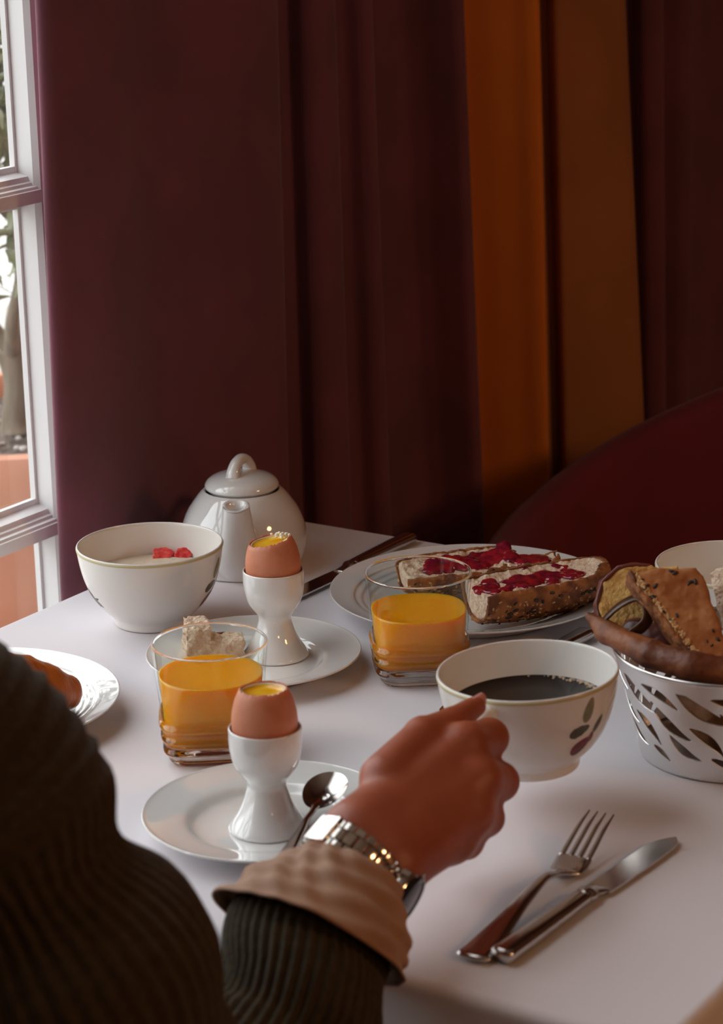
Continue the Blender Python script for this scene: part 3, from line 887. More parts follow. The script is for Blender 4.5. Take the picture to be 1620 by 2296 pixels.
# ================================================================== CUTLERY
def knife(name, label, end, tip, dark=False):
    """Table knife lying flat: end = handle end, tip = blade tip (x, y)."""
    e, t = Vector((*end, 0)), Vector((*tip, 0)); L = (t - e).length
    k = thing(name, label, 'knife', (e.x, e.y, Z), math.atan2((t - e).y, (t - e).x) )
    hz = .0052
    mk('knife_handle', tube([(0, 0, hz), (.004, 0, hz), (.03, 0, hz), (.07, 0, hz), (L * .46, 0, hz)], [(.0036, .0062), (.0050, .0085), (.0050, .0082), (.0045, .0072), (.0040, .0062)], 20, 40, power=3), steel, k)
    x0 = L * .46
    mk('bolster', tube([(x0 - .001, 0, hz), (x0 + .004, 0, hz), (x0 + .010, 0, hz - .001), (x0 + .020, 0, hz - .002)], [(.0042, .0066), (.0050, .0074), (.0036, .0058), (.0016, .0075)], 20, 24), steel, k)
    pts = []
    xb = x0 + .018; LB = L - xb
    for i in range(21):
        s = i / 20; pts.append((xb + LB * s, .0095 - .0015 * s - .0105 * max(0, (s - .72) / .28) ** 2.2))
    low = [(xb + LB * s, -.0085 - .0015 * math.sin(s * PI * .8) + .0065 * max(0, (s - .86) / .14) ** 2) for s in np.linspace(1, 0, 16)]
    vf = prism(pts + low, hz - .0034, hz - .0018)
    mk('blade', vf, steel, k, flat_angle=30)
    return k
knife('table_knife', 'steel table knife lying right of the fork in the foreground', (-.6700, 1.1760), (-.6585, 1.3940))
knife('table_knife', 'steel table knife lying beside the dinner plate, near the teapot', (-1.1775, 1.8985), (-1.1810, 1.6780))
knife('table_knife', 'steel knife mostly hidden behind the coffee cup', (-.9010, 1.7340), (-.9130, 1.5150))

def fork(label, end, neck, tip):
    e = Vector((*end, 0)); t = Vector((*tip, 0)); d = (t - e); L = d.length
    f = thing('table_fork', label, 'fork', (e.x, e.y, Z), math.atan2(d.y, d.x))
    hz = .0026
    mk('fork_handle', tube([(0, 0, hz), (.003, 0, hz + .001), (.03, 0, hz + .002), (.07, 0, hz + .0065), (.105, 0, hz + .009), (.125, 0, hz + .005), (.136, 0, hz + .0015)],
        [(.0012, .0080), (.0022, .0118), (.0020, .0098), (.0022, .0055), (.0024, .0036), (.0022, .0040), (.0018, .0075)], 18, 60, power=2.6), steel, f, label='spatula-shaped fork handle')
    mk('fork_neck_plate', tube([(.133, 0, hz + .0018), (.140, 0, hz + .0002), (.148, 0, hz + .0012), (.156, 0, hz + .0038)], [(.0014, .0062), (.0015, .0112), (.0014, .0120), (.0013, .0122)], 20, 24, power=4), steel, f)
    for i in range(4):
        y0 = (i - 1.5) * .0063
        mk('tine', tube([(.1545, y0, hz + .0034), (.168, y0 * 1.0, hz + .0085), (.184, y0 * .97, hz + .0145), (L - .0, y0 * .95, hz + .0185)], [(.0012, .0020), (.0011, .0018), (.0010, .0015), (.0005, .0006)], 10, 24, power=3), steel, f)
    return f
fork('steel table fork lying left of the knife in the foreground', (-.6860, 1.1690), None, (-.7000, 1.3690))

# teaspoon on the nearer plate, bowl up on the far rim
def spoon(label):
    base = Vector((-.8630, 1.2360, 0)); tip = Vector((-.8890, 1.3260, 0)); d = tip - base
    s = thing('teaspoon', label, 'spoon', (base.x, base.y, Z + .0062), math.atan2(d.y, d.x))
    L = d.length
    s.rotation_euler = (0, R(-9), math.atan2(d.y, d.x))
    V, F = [], []
    n, m = 36, 9
    a, b, dp = .0240, .0150, .0068
    xc = L - a + .001
    def ring(k, off):
        for j in range(n):
            t = 2 * PI * j / n
            x = a * k * math.cos(t); y = b * k * math.sin(t) * (1 + .12 * math.cos(t))
            V.append((xc + x, y, .0075 - dp * (1 - k * k) + off))
    for i in range(m): ring(1 - i / m, 0)
    for i in range(m): ring((i + 1) / m if i < m - 1 else 1.0, -.0009)
    for i in range(2 * m - 1):
        for j in range(n):
            k = (j + 1) % n; F.append((i * n + j, i * n + k, (i + 1) * n + k, (i + 1) * n + j))
    mk('spoon_bowl', (V, F), steel, s)
    xs = xc - a
    mk('spoon_handle', tube([(xs + .004, 0, .0066), (xs - .004, 0, .0068), (xs - .016, 0, .0085), (xs - .035, 0, .0085), (xs - .075, 0, .0105)], [(.0012, .0032), (.0016, .0022), (.0015, .0022), (.0012, .0032), (.0011, .0058)], 14, 40, power=2.6), steel, s)
    return s
spoon('shiny teaspoon resting on the rim of the nearer side plate')

# ================================================================== BREAD
def frame_px(o, ex, n):
    ex = Vector(ex).normalized(); n = Vector(n); n = (n - ex * n.dot(ex)).normalized(); ey = n.cross(ex)
    return basis(ex, ey, n, o)

def scatter_on(vf, count, size, rn, cond=None):
    V, F = vf; out = []
    V = np.array(V)
    C = V[np.array([f[:3] for f in F])].mean(1)
    T = V[np.array([f[:3] for f in F])]
    Nn = np.cross(T[:, 1] - T[:, 0], T[:, 2] - T[:, 0]); Nn /= np.linalg.norm(Nn, axis=1)[:, None] + 1e-12
    ids = [i for i in range(len(C)) if cond is None or cond(C[i], Nn[i])]
    for i in rn.sample(ids, min(count, len(ids))):
        nrm = Vector(Nn[i]); q = nrm.to_track_quat('Z', 'Y').to_matrix() @ Matrix.Rotation(rn.uniform(0, PI), 3, 'Z')
        s = size * rn.uniform(.7, 1.3)
        out.append((tuple(C[i]), (s * .55, s, s * .4), q))
    return out

def baguette_half(name, label, A, B, roll, length, width, height, seed, jam_span, zbase, taper=(1, 1), torn=0.5):
    """Half a seeded roll: crust below, torn crumb face on top with jam. Local x runs A->B."""
    A = Vector(A); B = Vector(B); d = (B - A).normalized()
    t = thing(name, label, 'bread', ((A.x + B.x) / 2, (A.y + B.y) / 2, zbase))
    M = basis(d, Vector((-d.y, d.x, 0)).normalized(), d.cross(Vector((-d.y, d.x, 0)).normalized()), (0, 0, 0)) @ Matrix.Rotation(roll, 4, 'X')
    hl, hw, hh = length / 2, width / 2, height
    def outer(P, g, clip=True):
        x, y, z = P[..., 0], P[..., 1], P[..., 2]
        tx = np.clip(np.abs(x) / hl, 0, 1.3)
        s = np.where(x < 0, taper[0], taper[1])
        sc = 1 - (1 - .45 * s) * tx ** 3.2 if False else np.sqrt(np.clip(1 - s * tx ** 2.6 * .85, .02, 1))
        q = np.sqrt((y / (hw * sc)) ** 2 + (np.minimum(z - hh, 0) / (hh * sc)) ** 2 + (np.maximum(z - hh, 0) / (.3 * hh)) ** 2)
        f = (q - 1) * min(hw, hh) * .9
        if clip: f = np.maximum(f, np.abs(x) - hl * .985)
        return f + g
    def top(P, amp):
        x, y = P[..., 0], P[..., 1]
        edge = .004 * (y / hw) ** 2 * torn
        end = torn * .010 * np.clip((x / hl - .45) / .55, 0, 1) ** 1.5
        return P[..., 2] - hh - edge - end + amp * vnoise(P * np.array([1, 1, .01], np.float32), 130, seed) + amp * .6 * vnoise(P, 420, seed + 1)
    lo, hi = (-hl - .006, -hw - .006, -.004), (hl + .006, hw + .006, hh * 1.3 + .014)
    crumb = sdf_mesh(lambda P: smax(outer(P, .0024 + .0005 * vnoise(P, 300, seed)), top(P, .0022), .001), lo, hi, .0017)
    def crust_f(P):
        o = outer(P, .0006 * vnoise(P, 260, seed + 4) + .0005 * vnoise(P, 90, seed + 5))
        return smax(smax(o, -outer(P, .0032, False), .0004), top(P, .0022) - .0008, .0006)
    crust = sdf_mesh(crust_f, lo, hi, .0014)
    for vf, nm, m_ in ((crumb, 'crumb', crumb_m), (crust, 'crust', crust_m)):
        o = mk(nm, vf, m_, t); o.matrix_basis = M
    rn = random.Random(seed)
    sp = []
    for i in range(95):
        u = jam_span[0] + (jam_span[1] - jam_span[0]) * rn.random()
        y = rn.gauss(0, hw * .30)
        tx = u
        sp.append((np.array((u * hl, y, hh + torn * .010 * max(0, (u - .45) / .55) ** 1.5 + .004 * torn * (y / hw) ** 2 + rn.uniform(-.0012, .0008))), rn.uniform(.0026, .0056)))
    def jam_f(P):
        f = None
        for c, r in sp:
            q = np.linalg.norm((P - c.astype(np.float32)) * np.array([1, 1, 2.1], np.float32), axis=-1) - r
            f = q if f is None else smin(f, q, .0045)
        return f + .0013 * vnoise(P, 330, seed + 9)
    o = mk('jam', sdf_mesh(jam_f, lo, (hi[0], hi[1], hi[2] + .006), .0013), jam_m, t); o.matrix_basis = M
    out = lambda c, n: c[2] < hh - .001 and (n[2] < .4) and abs(c[0]) < hl * .98
    o = mk('dark_seeds', blobs(scatter_on(crust, 110, .0026, rn, out), 6), seed_d, t); o.matrix_basis = M; o['kind'] = 'stuff'
    o = mk('pale_seeds', blobs(scatter_on(crust, 260, .0017, rn, out), 6), seed_l, t); o.matrix_basis = M; o['kind'] = 'stuff'
    return t
PZ = Z + .0052
baguette_half('jam_bread', 'front half of a seeded roll with jam, crust facing the viewer, on the dinner plate', (-.986, 1.690, 0), (-.9210, 1.800, 0), R(3), .130, .058, .0330, 11, (-.95, .55), PZ + .0035, (.35, .95), 1.2)
baguette_half('jam_bread', 'back half of a seeded roll with jam, partly seen through the right tumbler', (-1.082, 1.722, 0), (-1.012, 1.808, 0), R(10), .108, .052, .026, 23, (-.6, .95), PZ + .0045, (.7, .3), .9)
baguette_half('jam_bread', 'small torn chunk of jam bread between the two larger halves', (-1.006, 1.775, 0), (-.968, 1.812, 0), R(-4), .050, .034, .029, 31, (-.4, .6), PZ + .0035, (.8, .8), .6)

def bread_bit(label, x, y, z, dims, rot, seed, crust=False):
    hx_, hy_, hz_ = [d / 2 for d in dims]
    def f(P):
        q = np.abs(P) - np.array([hx_, hy_, hz_], np.float32)
        return np.linalg.norm(np.maximum(q, 0), axis=-1) + np.minimum(q.max(-1), 0) - .0016 + .0024 * vnoise(P, 150, seed) + .0011 * vnoise(P, 480, seed + 2)
    t = thing('bread_piece', label, 'bread', (x, y, z), 0, 'bits of bread on the farther side plate'); t.rotation_euler = rot
    mk('crumb', sdf_mesh(f, (-hx_ - .005, -hy_ - .005, -hz_ - .005), (hx_ + .005, hy_ + .005, hz_ + .005), .0011), crumb_m, t)
    if crust:
        g = lambda P: np.linalg.norm(np.maximum(np.abs(P - np.array([0, hy_ + .001, 0], np.float32)) - np.array([hx_, .0010, hz_], np.float32), 0), axis=-1) - .0010 + .0005 * vnoise(P, 260, seed)
        mk('crust', sdf_mesh(g, (-hx_ - .004, hy_ - .004, -hz_ - .004), (hx_ + .004, hy_ + .006, hz_ + .004), .0008), crust_m, t)
    return t
PB = Z + .0048
bread_bit('taller piece of torn bread seen behind the left tumbler', -1.1560, 1.5250, PB + .0145, (.018, .034, .026), (0, 0, R(40)), 41)
bread_bit('lower crusty piece of torn bread seen behind the left tumbler', -1.1330, 1.5330, PB + .0095, (.026, .022, .016), (0, 0, R(33)), 43, True)

# croissant
def croissant():
    t = thing('croissant', 'golden croissant on the plate behind the sleeve', 'croissant', (-1.206, 1.320, Z + .0054))
    pts = spline([(-.062, .028, .014), (-.036, .004, .021), (0, -.006, .025), (.030, .004, .022), (.048, .026, .016)], 13)
    rad = np.interp(np.linspace(0, 1, 13), [0, .2, .5, .8, 1], [.009, .018, .0245, .0195, .011])
    def f(P):
        d = None
        for i in range(12):
            step = 1.0 + (.07 if i % 2 else -.06)
            q = cone(P, pts[i], pts[i + 1], rad[i] * step, rad[i + 1] * step * .93)
            d = q if d is None else smin(d, q, .0022)
        d = d + .0006 * vnoise(P, 160, 3)
        return smax(d, .0004 - P[..., 2], .002)
    o = mk('croissant_body', sdf_mesh(f, (-.085, -.045, -.004), (.075, .055, .058), .0017), croiss_m, t)
    return t
cr = croissant(); cr.rotation_euler.z = R(14); cr.scale = (1.12, 1.12, 1.3)

# ------------------------------------------------------------------ bread basket
BC = (-.6935, 1.5640, Z)
basket = thing('bread_basket', 'silver openwork bread basket with leaf cutouts at the right edge', 'basket', BC)
_bz = spline([(.0665, .0), (.0690, .012), (.0735, .030), (.0785, .050), (.0835, .068), (.0865, .0800)], 80)
def bk_r(z): return float(np.interp(z, _bz[:, 1], _bz[:, 0]))
HANDLE_PTS = [(-0.7814, 1.5208, 0.8432), (-0.7768, 1.5203, 0.8511), (-0.764, 1.521, 0.8648), (-0.7511, 1.5256, 0.8717), (-0.742, 1.5234, 0.8663), (-0.7421, 1.5194, 0.8551), (-0.7519, 1.5096, 0.8454), (-0.7563, 1.504, 0.8377)]
def openwork():
    nu, nv = 420, 60
    z0, z1 = 0.0, .080
    RM = .076
    U = np.linspace(0, 2 * PI, nu + 1)[:-1]; Vz = np.linspace(z0, z1, nv + 1)
    uu, vv = np.meshgrid(U * RM, Vz, indexing='ij')
    per = 2 * PI * RM
    field = np.full(uu.shape, 1.0)
    def leaf(cu, cv, L, w, ang, bend):
        nonlocal field
        for sh in (-per, 0, per):
            du = uu - cu - sh; dv = vv - cv
            a = du * math.cos(ang) + dv * math.sin(ang); b = -du * math.sin(ang) + dv * math.cos(ang)
            b = b - bend * (a / L * 2) ** 2 * L
            t = np.clip(a / L * 2, -1, 1)
            wid = w * (1 - np.abs(t) ** 1.7) * (1 - .35 * t)
            f = np.where(np.abs(a) < L / 2, np.abs(b) - wid, .003)
            field = np.minimum(field, f)
    n = 9
    for i in range(n):
        c = per * i / n
        leaf(c, .0575, .052, .0056, R(-31), .10)
        leaf(c + .022, .0655, .036, .0036, R(-24), -.09)
        leaf(c + .026, .0420, .044, .0046, R(-38), .10)
        leaf(c + .004, .0350, .036, .0040, R(-40), -.10)
        leaf(c + .036, .0230, .032, .0036, R(-33), .10)
        leaf(c + .014, .0160, .022, .0026, R(-28), -.08)
    field[:, Vz > .0715] = 1; field[:, Vz < .0075] = 1
    vid = {}; V = []; F = []
    def pt(u, v):
        z = v; r = bk_r(z)
        a = u / RM
        return (r * math.cos(a), r * math.sin(a), z)
    def corner(i, j):
        k = ('c', i % nu, j)
        if k not in vid: vid[k] = len(V); V.append(pt(U[i % nu] * RM, Vz[j]))
        return vid[k]
    def edge(i, j, i2, j2):
        a, b = (i % nu, j), (i2 % nu, j2)
        k = (min(a, b), max(a, b))
        if k not in vid:
            fa, fb = field[a[0], a[1]], field[b[0], b[1]]
            t = fa / (fa - fb)
            ua = i * per / nu; ub = i2 * per / nu
            vid[k] = len(V); V.append(pt(ua + (ub - ua) * t, Vz[j] + (Vz[j2] - Vz[j]) * t))
        return vid[k]
    for i in range(nu):
        for j in range(nv):
            cs = [(i, j), (i + 1, j), (i + 1, j + 1), (i, j + 1)]
            val = [field[a % nu, b] for a, b in cs]
            if all(v > 0 for v in val): F.append(tuple(corner(*c) for c in cs)); continue
            if all(v <= 0 for v in val): continue
            poly = []
            for q in range(4):
                p, r = cs[q], cs[(q + 1) % 4]
                if val[q] > 0: poly.append(corner(*p))
                if (val[q] > 0) != (val[(q + 1) % 4] > 0): poly.append(edge(*p, *r))
            if len(poly) > 2: F.append(tuple(poly))
    return V, F
bw = mk('openwork_wall', openwork(), silver, basket)
s_ = bw.modifiers.new('thick', 'SOLIDIFY'); s_.thickness = .0011; s_.offset = -1
mk('basket_rim', lathe([(.0858, .0790), (.0870, .0796), (.0877, .0812), (.0872, .0828), (.0860, .0830), (.0850, .0818), (.0850, .0800)], 120, 2), silver, basket)
mk('basket_base', lathe([(0, .0022), (.060, .0022), (.0640, .0035), (.0668, .0062), (.0672, .0030), (.0660, .0004), (.062, 0), (0, .0006)], 96), silver, basket)

mk('handle_loop', tube([tuple(Vector(p) - Vector(BC)) for p in HANDLE_PTS], [(.0045, .0016), (.0050, .0016), (.0050, .0016), (.0050, .0016), (.0035, .0016)], 14, 48, up=(.52, -.80, .28), power=3), strap_m, basket, label='dark brown loop of the basket handle')

def slab(name, label, o, ex, n, poly, th, seed, body_m, rough=.0012, h=.0016, edge=None, seeds=None, group=None, edge_m=None):
    """Slice of bread: polygon in the (ex, ey) plane about o, thickness th along n."""
    M = frame_px(o, ex, n)
    t = thing(name, label, 'bread', o)
    p = np.array(poly); lo = (*(p.min(0) - .006), -th / 2 - .006); hi = (*(p.max(0) + .006), th / 2 + .006)
    rot = M.copy(); rot.translation = (0, 0, 0)
    def f(P):
        d = poly2(P[..., 0], P[..., 1], poly)
        q = smax(d + .003, np.abs(P[..., 2]) - th / 2 + .003, .004) - .003
        return q + rough * vnoise(P, 150, seed) + rough * .5 * vnoise(P, 420, seed + 1)
    vf = sdf_mesh(f, lo, hi, h)
    ob = mk('slice_body', vf, body_m, t); ob.matrix_basis = rot
    if edge:
        def g(P):
            d = poly2(P[..., 0], P[..., 1], poly)
            e = edge(P)
            return smax(smax(np.abs(d + .0002) - .0017, np.abs(P[..., 2]) - th / 2 - .0002, .001), e, .001) + rough * .7 * vnoise(P, 170, seed + 3)
        o2 = mk('crust', sdf_mesh(g, lo, hi, .0014), edge_m or crust_m, t); o2.matrix_basis = rot
    rn = random.Random(seed)
    if seeds:
        for nm, m_, cnt, size, cond in seeds:
            o3 = mk(nm, blobs(scatter_on(vf, cnt, size, rn, cond), 6), m_, t); o3.matrix_basis = rot; o3['kind'] = 'stuff'
    return t
RT = Vector((.8421, .5389, -.0226)); BKV = Vector((.5225, -.8045, .2823)); UPV = Vector((-.134, .2496, .959))
def pxpoly(pts, c, s): return [((x - c[0]) / s, -(y - c[1]) / s) for x, y in pts]
# big seeded wedge leaning in the basket
diag = lambda c: (c[0] * .80 + c[1] * .60)
slab('seeded_bread', 'large seeded brown bread wedge standing in the basket', (-.7170, 1.5200, .8560), RT, BKV + UPV * .35,
     [(-0.0339, 0.0387), (-0.0169, 0.0415), (0.0147, 0.0426), (0.0192, 0.0364), (0.0316, -0.0076), (0.0452, -0.0393), (0.0429, -0.054), (0.0282, -0.0495), (0.009, -0.028), (-0.0113, 0.0048), (-0.0294, 0.0285)], .024, 51, crust_l, .0010,
     seeds=[('dark_seeds', seed_d, 15, .0024, lambda c, n: n[2] > .5 and c[0] * .8 + c[1] * .6 > -.001), ('crust_seeds', seed_l, 420, .0020, lambda c, n: n[2] > .1 and c[0] * .82 + c[1] * .57 < -.002), ('dark_crust_seeds', seed_d, 90, .0021, lambda c, n: n[2] > .1 and c[0] * .82 + c[1] * .57 < -.002)],
     edge=lambda P: P[..., 0] * .82 + P[..., 1] * .57 + .004)
slab('seeded_bread', 'second seeded bread slice behind the large wedge, at the right edge', (-.6830, 1.5680, .8570), RT * .9 - BKV * .35, BKV + RT * .5 + UPV * .3,
     [(-.0220, .0340), (.0020, .0380), (.0120, .0360), (.0200, .0150), (.0260, -.0250), (-.0150, -.0300)], .022, 53, crumb_m, .0013, edge=lambda P: -P[..., 0] + .0, seeds=[('crust_seeds', seed_d, 50, .0022, lambda c, n: c[0] > .010), ('pale_seeds', seed_l, 60, .0018, lambda c, n: c[0] > .010)])
slab('toast_slice', 'pale yellow brioche slice with dark crust at the back of the basket', (-.7780, 1.5850, .8480), RT + UPV * .12, BKV + UPV * .15 + RT * .1,
     [(-.0330, -.0190), (-.0345, .0010), (-.0280, .0170), (-.0150, .0260), (-.0020, .0270), (.0150, .0230), (.0300, .0215), (.0330, -.0200), (.0, -.0300)], .020, 57, brioche_m, .0012, edge=lambda P: P[..., 0] + .002 - .5 * P[..., 1], edge_m=crust_d)
def loaf(name, label, pts, rad, m_, seed, amp=.0012, k=.003, h=.0016):
    pts = np.array(pts); o = pts.mean(0); Q = pts - o
    t = thing(name, label, 'bread', tuple(o))
    def f(P):
        d = None
        for i in range(len(Q) - 1):
            q = cone(P, Q[i], Q[i + 1], rad[i], rad[i + 1]); d = q if d is None else smin(d, q, k)
        return d + amp * vnoise(P, 110, seed) + amp * .5 * vnoise(P, 330, seed + 1)
    mr = max(rad) + .006
    mk('crust', sdf_mesh(f, Q.min(0) - mr, Q.max(0) + mr, h), m_, t)
    return t
loaf('baguette_piece', 'long brown baguette end lying along the front of the basket', [(-.7887, 1.5192, .8535), (-.7704, 1.5151, .8443), (-.7274, 1.4985, .8405), (-.6929, 1.4945, .8382), (-.6643, 1.508, .8331)], [.0030, .0085, .0100, .0110, .0110], crust_b, 61, .0010)
loaf('dark_roll', 'small dark purple-brown roll in the middle of the basket', [(-.7560, 1.5360, .8380), (-.7350, 1.5330, .8330), (-.7180, 1.5400, .8240)], [.013, .016, .014], crust_d, 63)
loaf('bread_roll', 'darker bread roll at the far side inside the bread basket', [(-.725, 1.60, .792), (-.69, 1.585, .795), (-.655, 1.575, .792)], [.022, .028, .022], crust_b, 67, h=.0026)
loaf('bread_roll', 'lighter bread roll inside the basket, seen through the front cutouts', [(-.715, 1.545, .788), (-.685, 1.535, .788), (-.655, 1.535, .790)], [.020, .024, .021], crust_l, 69, h=.0026)

# ================================================================== PERSON
J = {k: np.array(v) for k, v in {'W1':(-0.7593,1.1556,0.8244),'W2':(-0.7355,1.1553,0.8078),'E1':(-0.7641,1.1120,0.8012),'E2':(-0.7425,1.1120,0.7896),'iM':(-0.7452,1.2628,0.8487),'mM':(-0.7284,1.2506,0.8324),'rM':(-0.7256,1.2352,0.8153),'pM':(-0.7309,1.2215,0.8003),'iP':(-0.7454,1.2955,0.8429),'mP':(-0.7312,1.2838,0.8188),'rP':(-0.7296,1.2626,0.8016),'pP':(-0.7340,1.2447,0.7906),'iD':(-0.7580,1.3144,0.8246),'mD':(-0.7510,1.3011,0.8055),'rD':(-0.7540,1.2825,0.7938),'pD':(-0.7553,1.2630,0.7829),'iT':(-0.7715,1.3084,0.8218),'mT':(-0.7622,1.2928,0.8100),'rT':(-0.7615,1.2722,0.7993),'pT':(-0.7619,1.2553,0.7875),'tC':(-0.7671,1.2009,0.8440),'tM':(-0.7670,1.2467,0.8574),'tI':(-0.7665,1.2831,0.8540),'tT':(-0.7659,1.3137,0.8549),'pal':(-0.7617,1.2279,0.8152),'the':(-0.7665,1.2254,0.8383)}.items()}
PO = np.array((-.97, .80, 0.0))
person = thing('person', 'person in a dark olive ribbed sweater, lifting a coffee cup with the right hand', 'person', tuple(PO))
ELB = np.array((-.744, .951, .710)); UA = np.array((-.756, .885, .80)); SHO = np.array((-.80, .845, .96)); SHT = np.array((-.872, .81, 1.035))
def body_f(P):
    P = P + PO.astype(np.float32)
    c = lambda a, b, ra, rb: cone(P, J[a] if isinstance(a, str) else a, J[b] if isinstance(b, str) else b, ra, rb)
    # forearm, flattened at the wrist
    d = smin(c('E1', 'W1', .021, .0195), c('E2', 'W2', .021, .0195), .02)
    d = smin(d, c(ELB, (J['E1'] + J['E2']) / 2, .036, .026), .02)
    d = smin(d, c(ELB, UA, .038, .040), .02)
    d = smin(d, c(UA, SHO, .040, .044), .02)
    d = smin(d, c(SHO, SHT, .044, .046), .02)
    # back of the hand
    w1, w2 = J['W1'], J['W2']; wm = (w1 + w2) / 2
    for a, b, ra, rb in ((w1, 'iM', .019, .0135), (wm, 'mM', .0185, .0135), (wm * .4 + w2 * .6, 'rM', .0185, .013), (w2, 'pM', .0185, .0125)):
        d = smin(d, c(a, b, ra, rb), .012)
    d = smin(d, c(wm, 'pal', .016, .018), .012)
    d = smin(d, c(w1, 'the', .018, .0165), .010)
    # fingers: one chain each, only lightly blended where they touch
    for f, r in (('i', (.0148, .0124, .0098, .0082)), ('m', (.0150, .0124, .0098, .0084)), ('r', (.0146, .0117, .0094, .0080)), ('p', (.0134, .0108, .0084, .0072))):
        q = smin(c(f + 'M', f + 'P', r[0], r[1]), c(f + 'P', f + 'D', r[1] * .96, r[2]), .003)
        q = smin(q, c(f + 'D', f + 'T', r[2], r[3]), .002)
        # knuckle bump
        q = smin(q, np.linalg.norm(P - J[f + 'P'].astype(np.float32), axis=-1) - r[1] * 1.05, .003)
        d = smin(d, q, .0080)
    th = smin(c('tC', 'tM', .0165, .0118), c('tM', 'tI', .0115, .0098), .004)
    th = smin(th, c('tI', 'tT', .0096, .0074), .003)
    d = smin(d, c('the', 'tM', .0150, .0105), .008)
    d = smin(d, th, .0035)
    return d
hand_lo = np.array((-.93, .75, .655)) - PO; hand_hi = np.array((-.66, 1.34, 1.10)) - PO
body_vf = sdf_mesh(body_f, hand_lo, hand_hi, .0023)
# thumb nail
def nail(a, b, up, w, l, off):
    a, b = Vector(a), Vector(b); x = (b - a).normalized(); u = Vector(up); u = (u - x * u.dot(x)).normalized(); y = u.cross(x)
    V, F = [], []
    for i in range(7):
        for j in range(7):
            s = i / 6 - .5; t = j / 6 - .5
            ww = w * (1 - .35 * abs(2 * s) ** 3)
            V.append(tuple(b - Vector(PO) + x * (s * l + .002) + y * (t * ww) + u * (off - 2.2 * (t * ww) ** 2 / w * 1.2 - .0012 * max(0, s) ** 2)))
    for i in range(6):
        for j in range(6): F.append((i * 7 + j, i * 7 + j + 1, i * 7 + j + 8, i * 7 + j + 7))
    o = mk('thumbnail', (V, F), nail_m, person)
    m = o.modifiers.new('thick', 'SOLIDIFY'); m.thickness = .0006
    return o
nail(J['tI'], J['tT'], (-.134 + .2, .25 - .3, .959), .0105, .0120, .0076)

# sweater sleeve: upper arm, elbow, forearm; ribs run lengthwise
sl_path = np.array([(-.911, .793, 1.037), (-.8790, .8040, 1.0300), (-.8400, .8190, 1.0030), (-.7965, .8465, .9480), (-.7590, .8625, .8715), (-.7511, .8900, .790), (-.744, .940, .725), (-.7335, .990, .722), (-.7315, 1.030, .748), (-.7344, 1.0527, .7685), (-.7440, 1.0760, .7880), (-.747, 1.097, .797)]) - PO
def ribs(s, a, u):
    if u < .30:
        w = .0016 * math.sin(2 * PI * s / .0105)
    else:
        w = .0013 * math.cos(46 * a)
    w += -.019 * math.exp(-((u - .325) / .020) ** 2) + .004 * math.exp(-((u - .385) / .03) ** 2)
    w += .003 * math.sin(9 * s * 10 + 2 * a) * (1 if u > .5 else .4)
    return w
sleeve_vf = tube(sl_path, [.062, .068, .073, .077, .079, .075, .064, .056, .052, .050, .048, .042], 276, 230, up=(0, 1, .2), fn=ribs)
mk('sweater_sleeve', sleeve_vf, sweater_m, person, label='dark olive ribbed sweater sleeve')
# torso of the sweater
def torso_f(P):
    P = P + PO.astype(np.float32)
    d = cone(P, (-.98, .70, .54), (-.98, .72, .80), .125, .135)
    d = smin(d, cone(P, (-1.06, .70, .53), (-1.07, .73, .90), .10, .11), .08)
    d = smin(d, cone(P, (-.90, .70, .53), (-.90, .73, .92), .10, .10), .08)
    d = smin(d, cone(P, (-1.10, .77, 1.02), (-.87, .79, 1.03), .070, .066), .08)
    d = smin(d, cone(P, (-.99, .78, 1.05), (-.99, .79, 1.12), .062, .056), .03)
    # left arm hanging to the lap
    d = smin(d, cone(P, (-1.13, .77, 1.0), (-1.19, .76, .74), .062, .055), .04)
    d = smin(d, cone(P, (-1.19, .76, .74), (-1.10, .92, .63), .054, .042), .03)
    return d + .0012 * np.sin((P[..., 0] * .95 + P[..., 1] * .3) * 600)
mk('sweater_body', sdf_mesh(torso_f, np.array((-1.32, .52, .34)) - PO, np.array((-.72, 1.06, 1.21)) - PO, .0065), sweater_m, person)
# head, neck and left hand
def head_f(P):
    P = P + PO.astype(np.float32)
    d = cone(P, (-.99, .79, 1.06), (-.985, .815, 1.17), .054, .052)
    e = np.linalg.norm((P - np.array((-.98, .82, 1.285), np.float32)) / np.array((.074, .093, .108), np.float32), axis=-1) - 1
    d = smin(d, e * .08, .03)
    d = smin(d, cone(P, (-.975, .875, 1.215), (-.975, .88, 1.225), .040, .042), .03)            # jaw
    d = smin(d, cone(P, (-.972, .915, 1.285), (-.971, .930, 1.258), .009, .014), .010)         # nose
    d = smin(d, cone(P, (-.995, .918, 1.222), (-.950, .918, 1.222), .006, .006), .006)         # lips
    for s in (-1, 1):
        d = smin(d, np.linalg.norm((P - np.array((-.98 + s * .073, .815, 1.275), np.float32)) / np.array((.010, .020, .031), np.float32), axis=-1) * .012 - .012, .006)
        d = -smin(-d, np.linalg.norm(P - np.array((-.976 + s * .031, .920, 1.294), np.float32), axis=-1) - .013, .006)
        d = np.minimum(d, np.linalg.norm(P - np.array((-.976 + s * .031, .902, 1.293), np.float32), axis=-1) - .0125)
    return d
head_vf = sdf_mesh(head_f, np.array((-1.09, .68, 1.03)) - PO, np.array((-.87, .96, 1.42)) - PO, .0045)
def hair_f(P):
    P = P + PO.astype(np.float32)
    e = (np.linalg.norm((P - np.array((-.982, .808, 1.298), np.float32)) / np.array((.085, .103, .115), np.float32), axis=-1) - 1) * .09
    face = (P[..., 1] - .865) - (P[..., 2] - 1.345) * .5
    low = 1.235 - P[..., 2]
    return smax(smax(e, face, .01), low, .02) + .0022 * vnoise(P * np.array([1, 1, .25], np.float32), 160, 7)
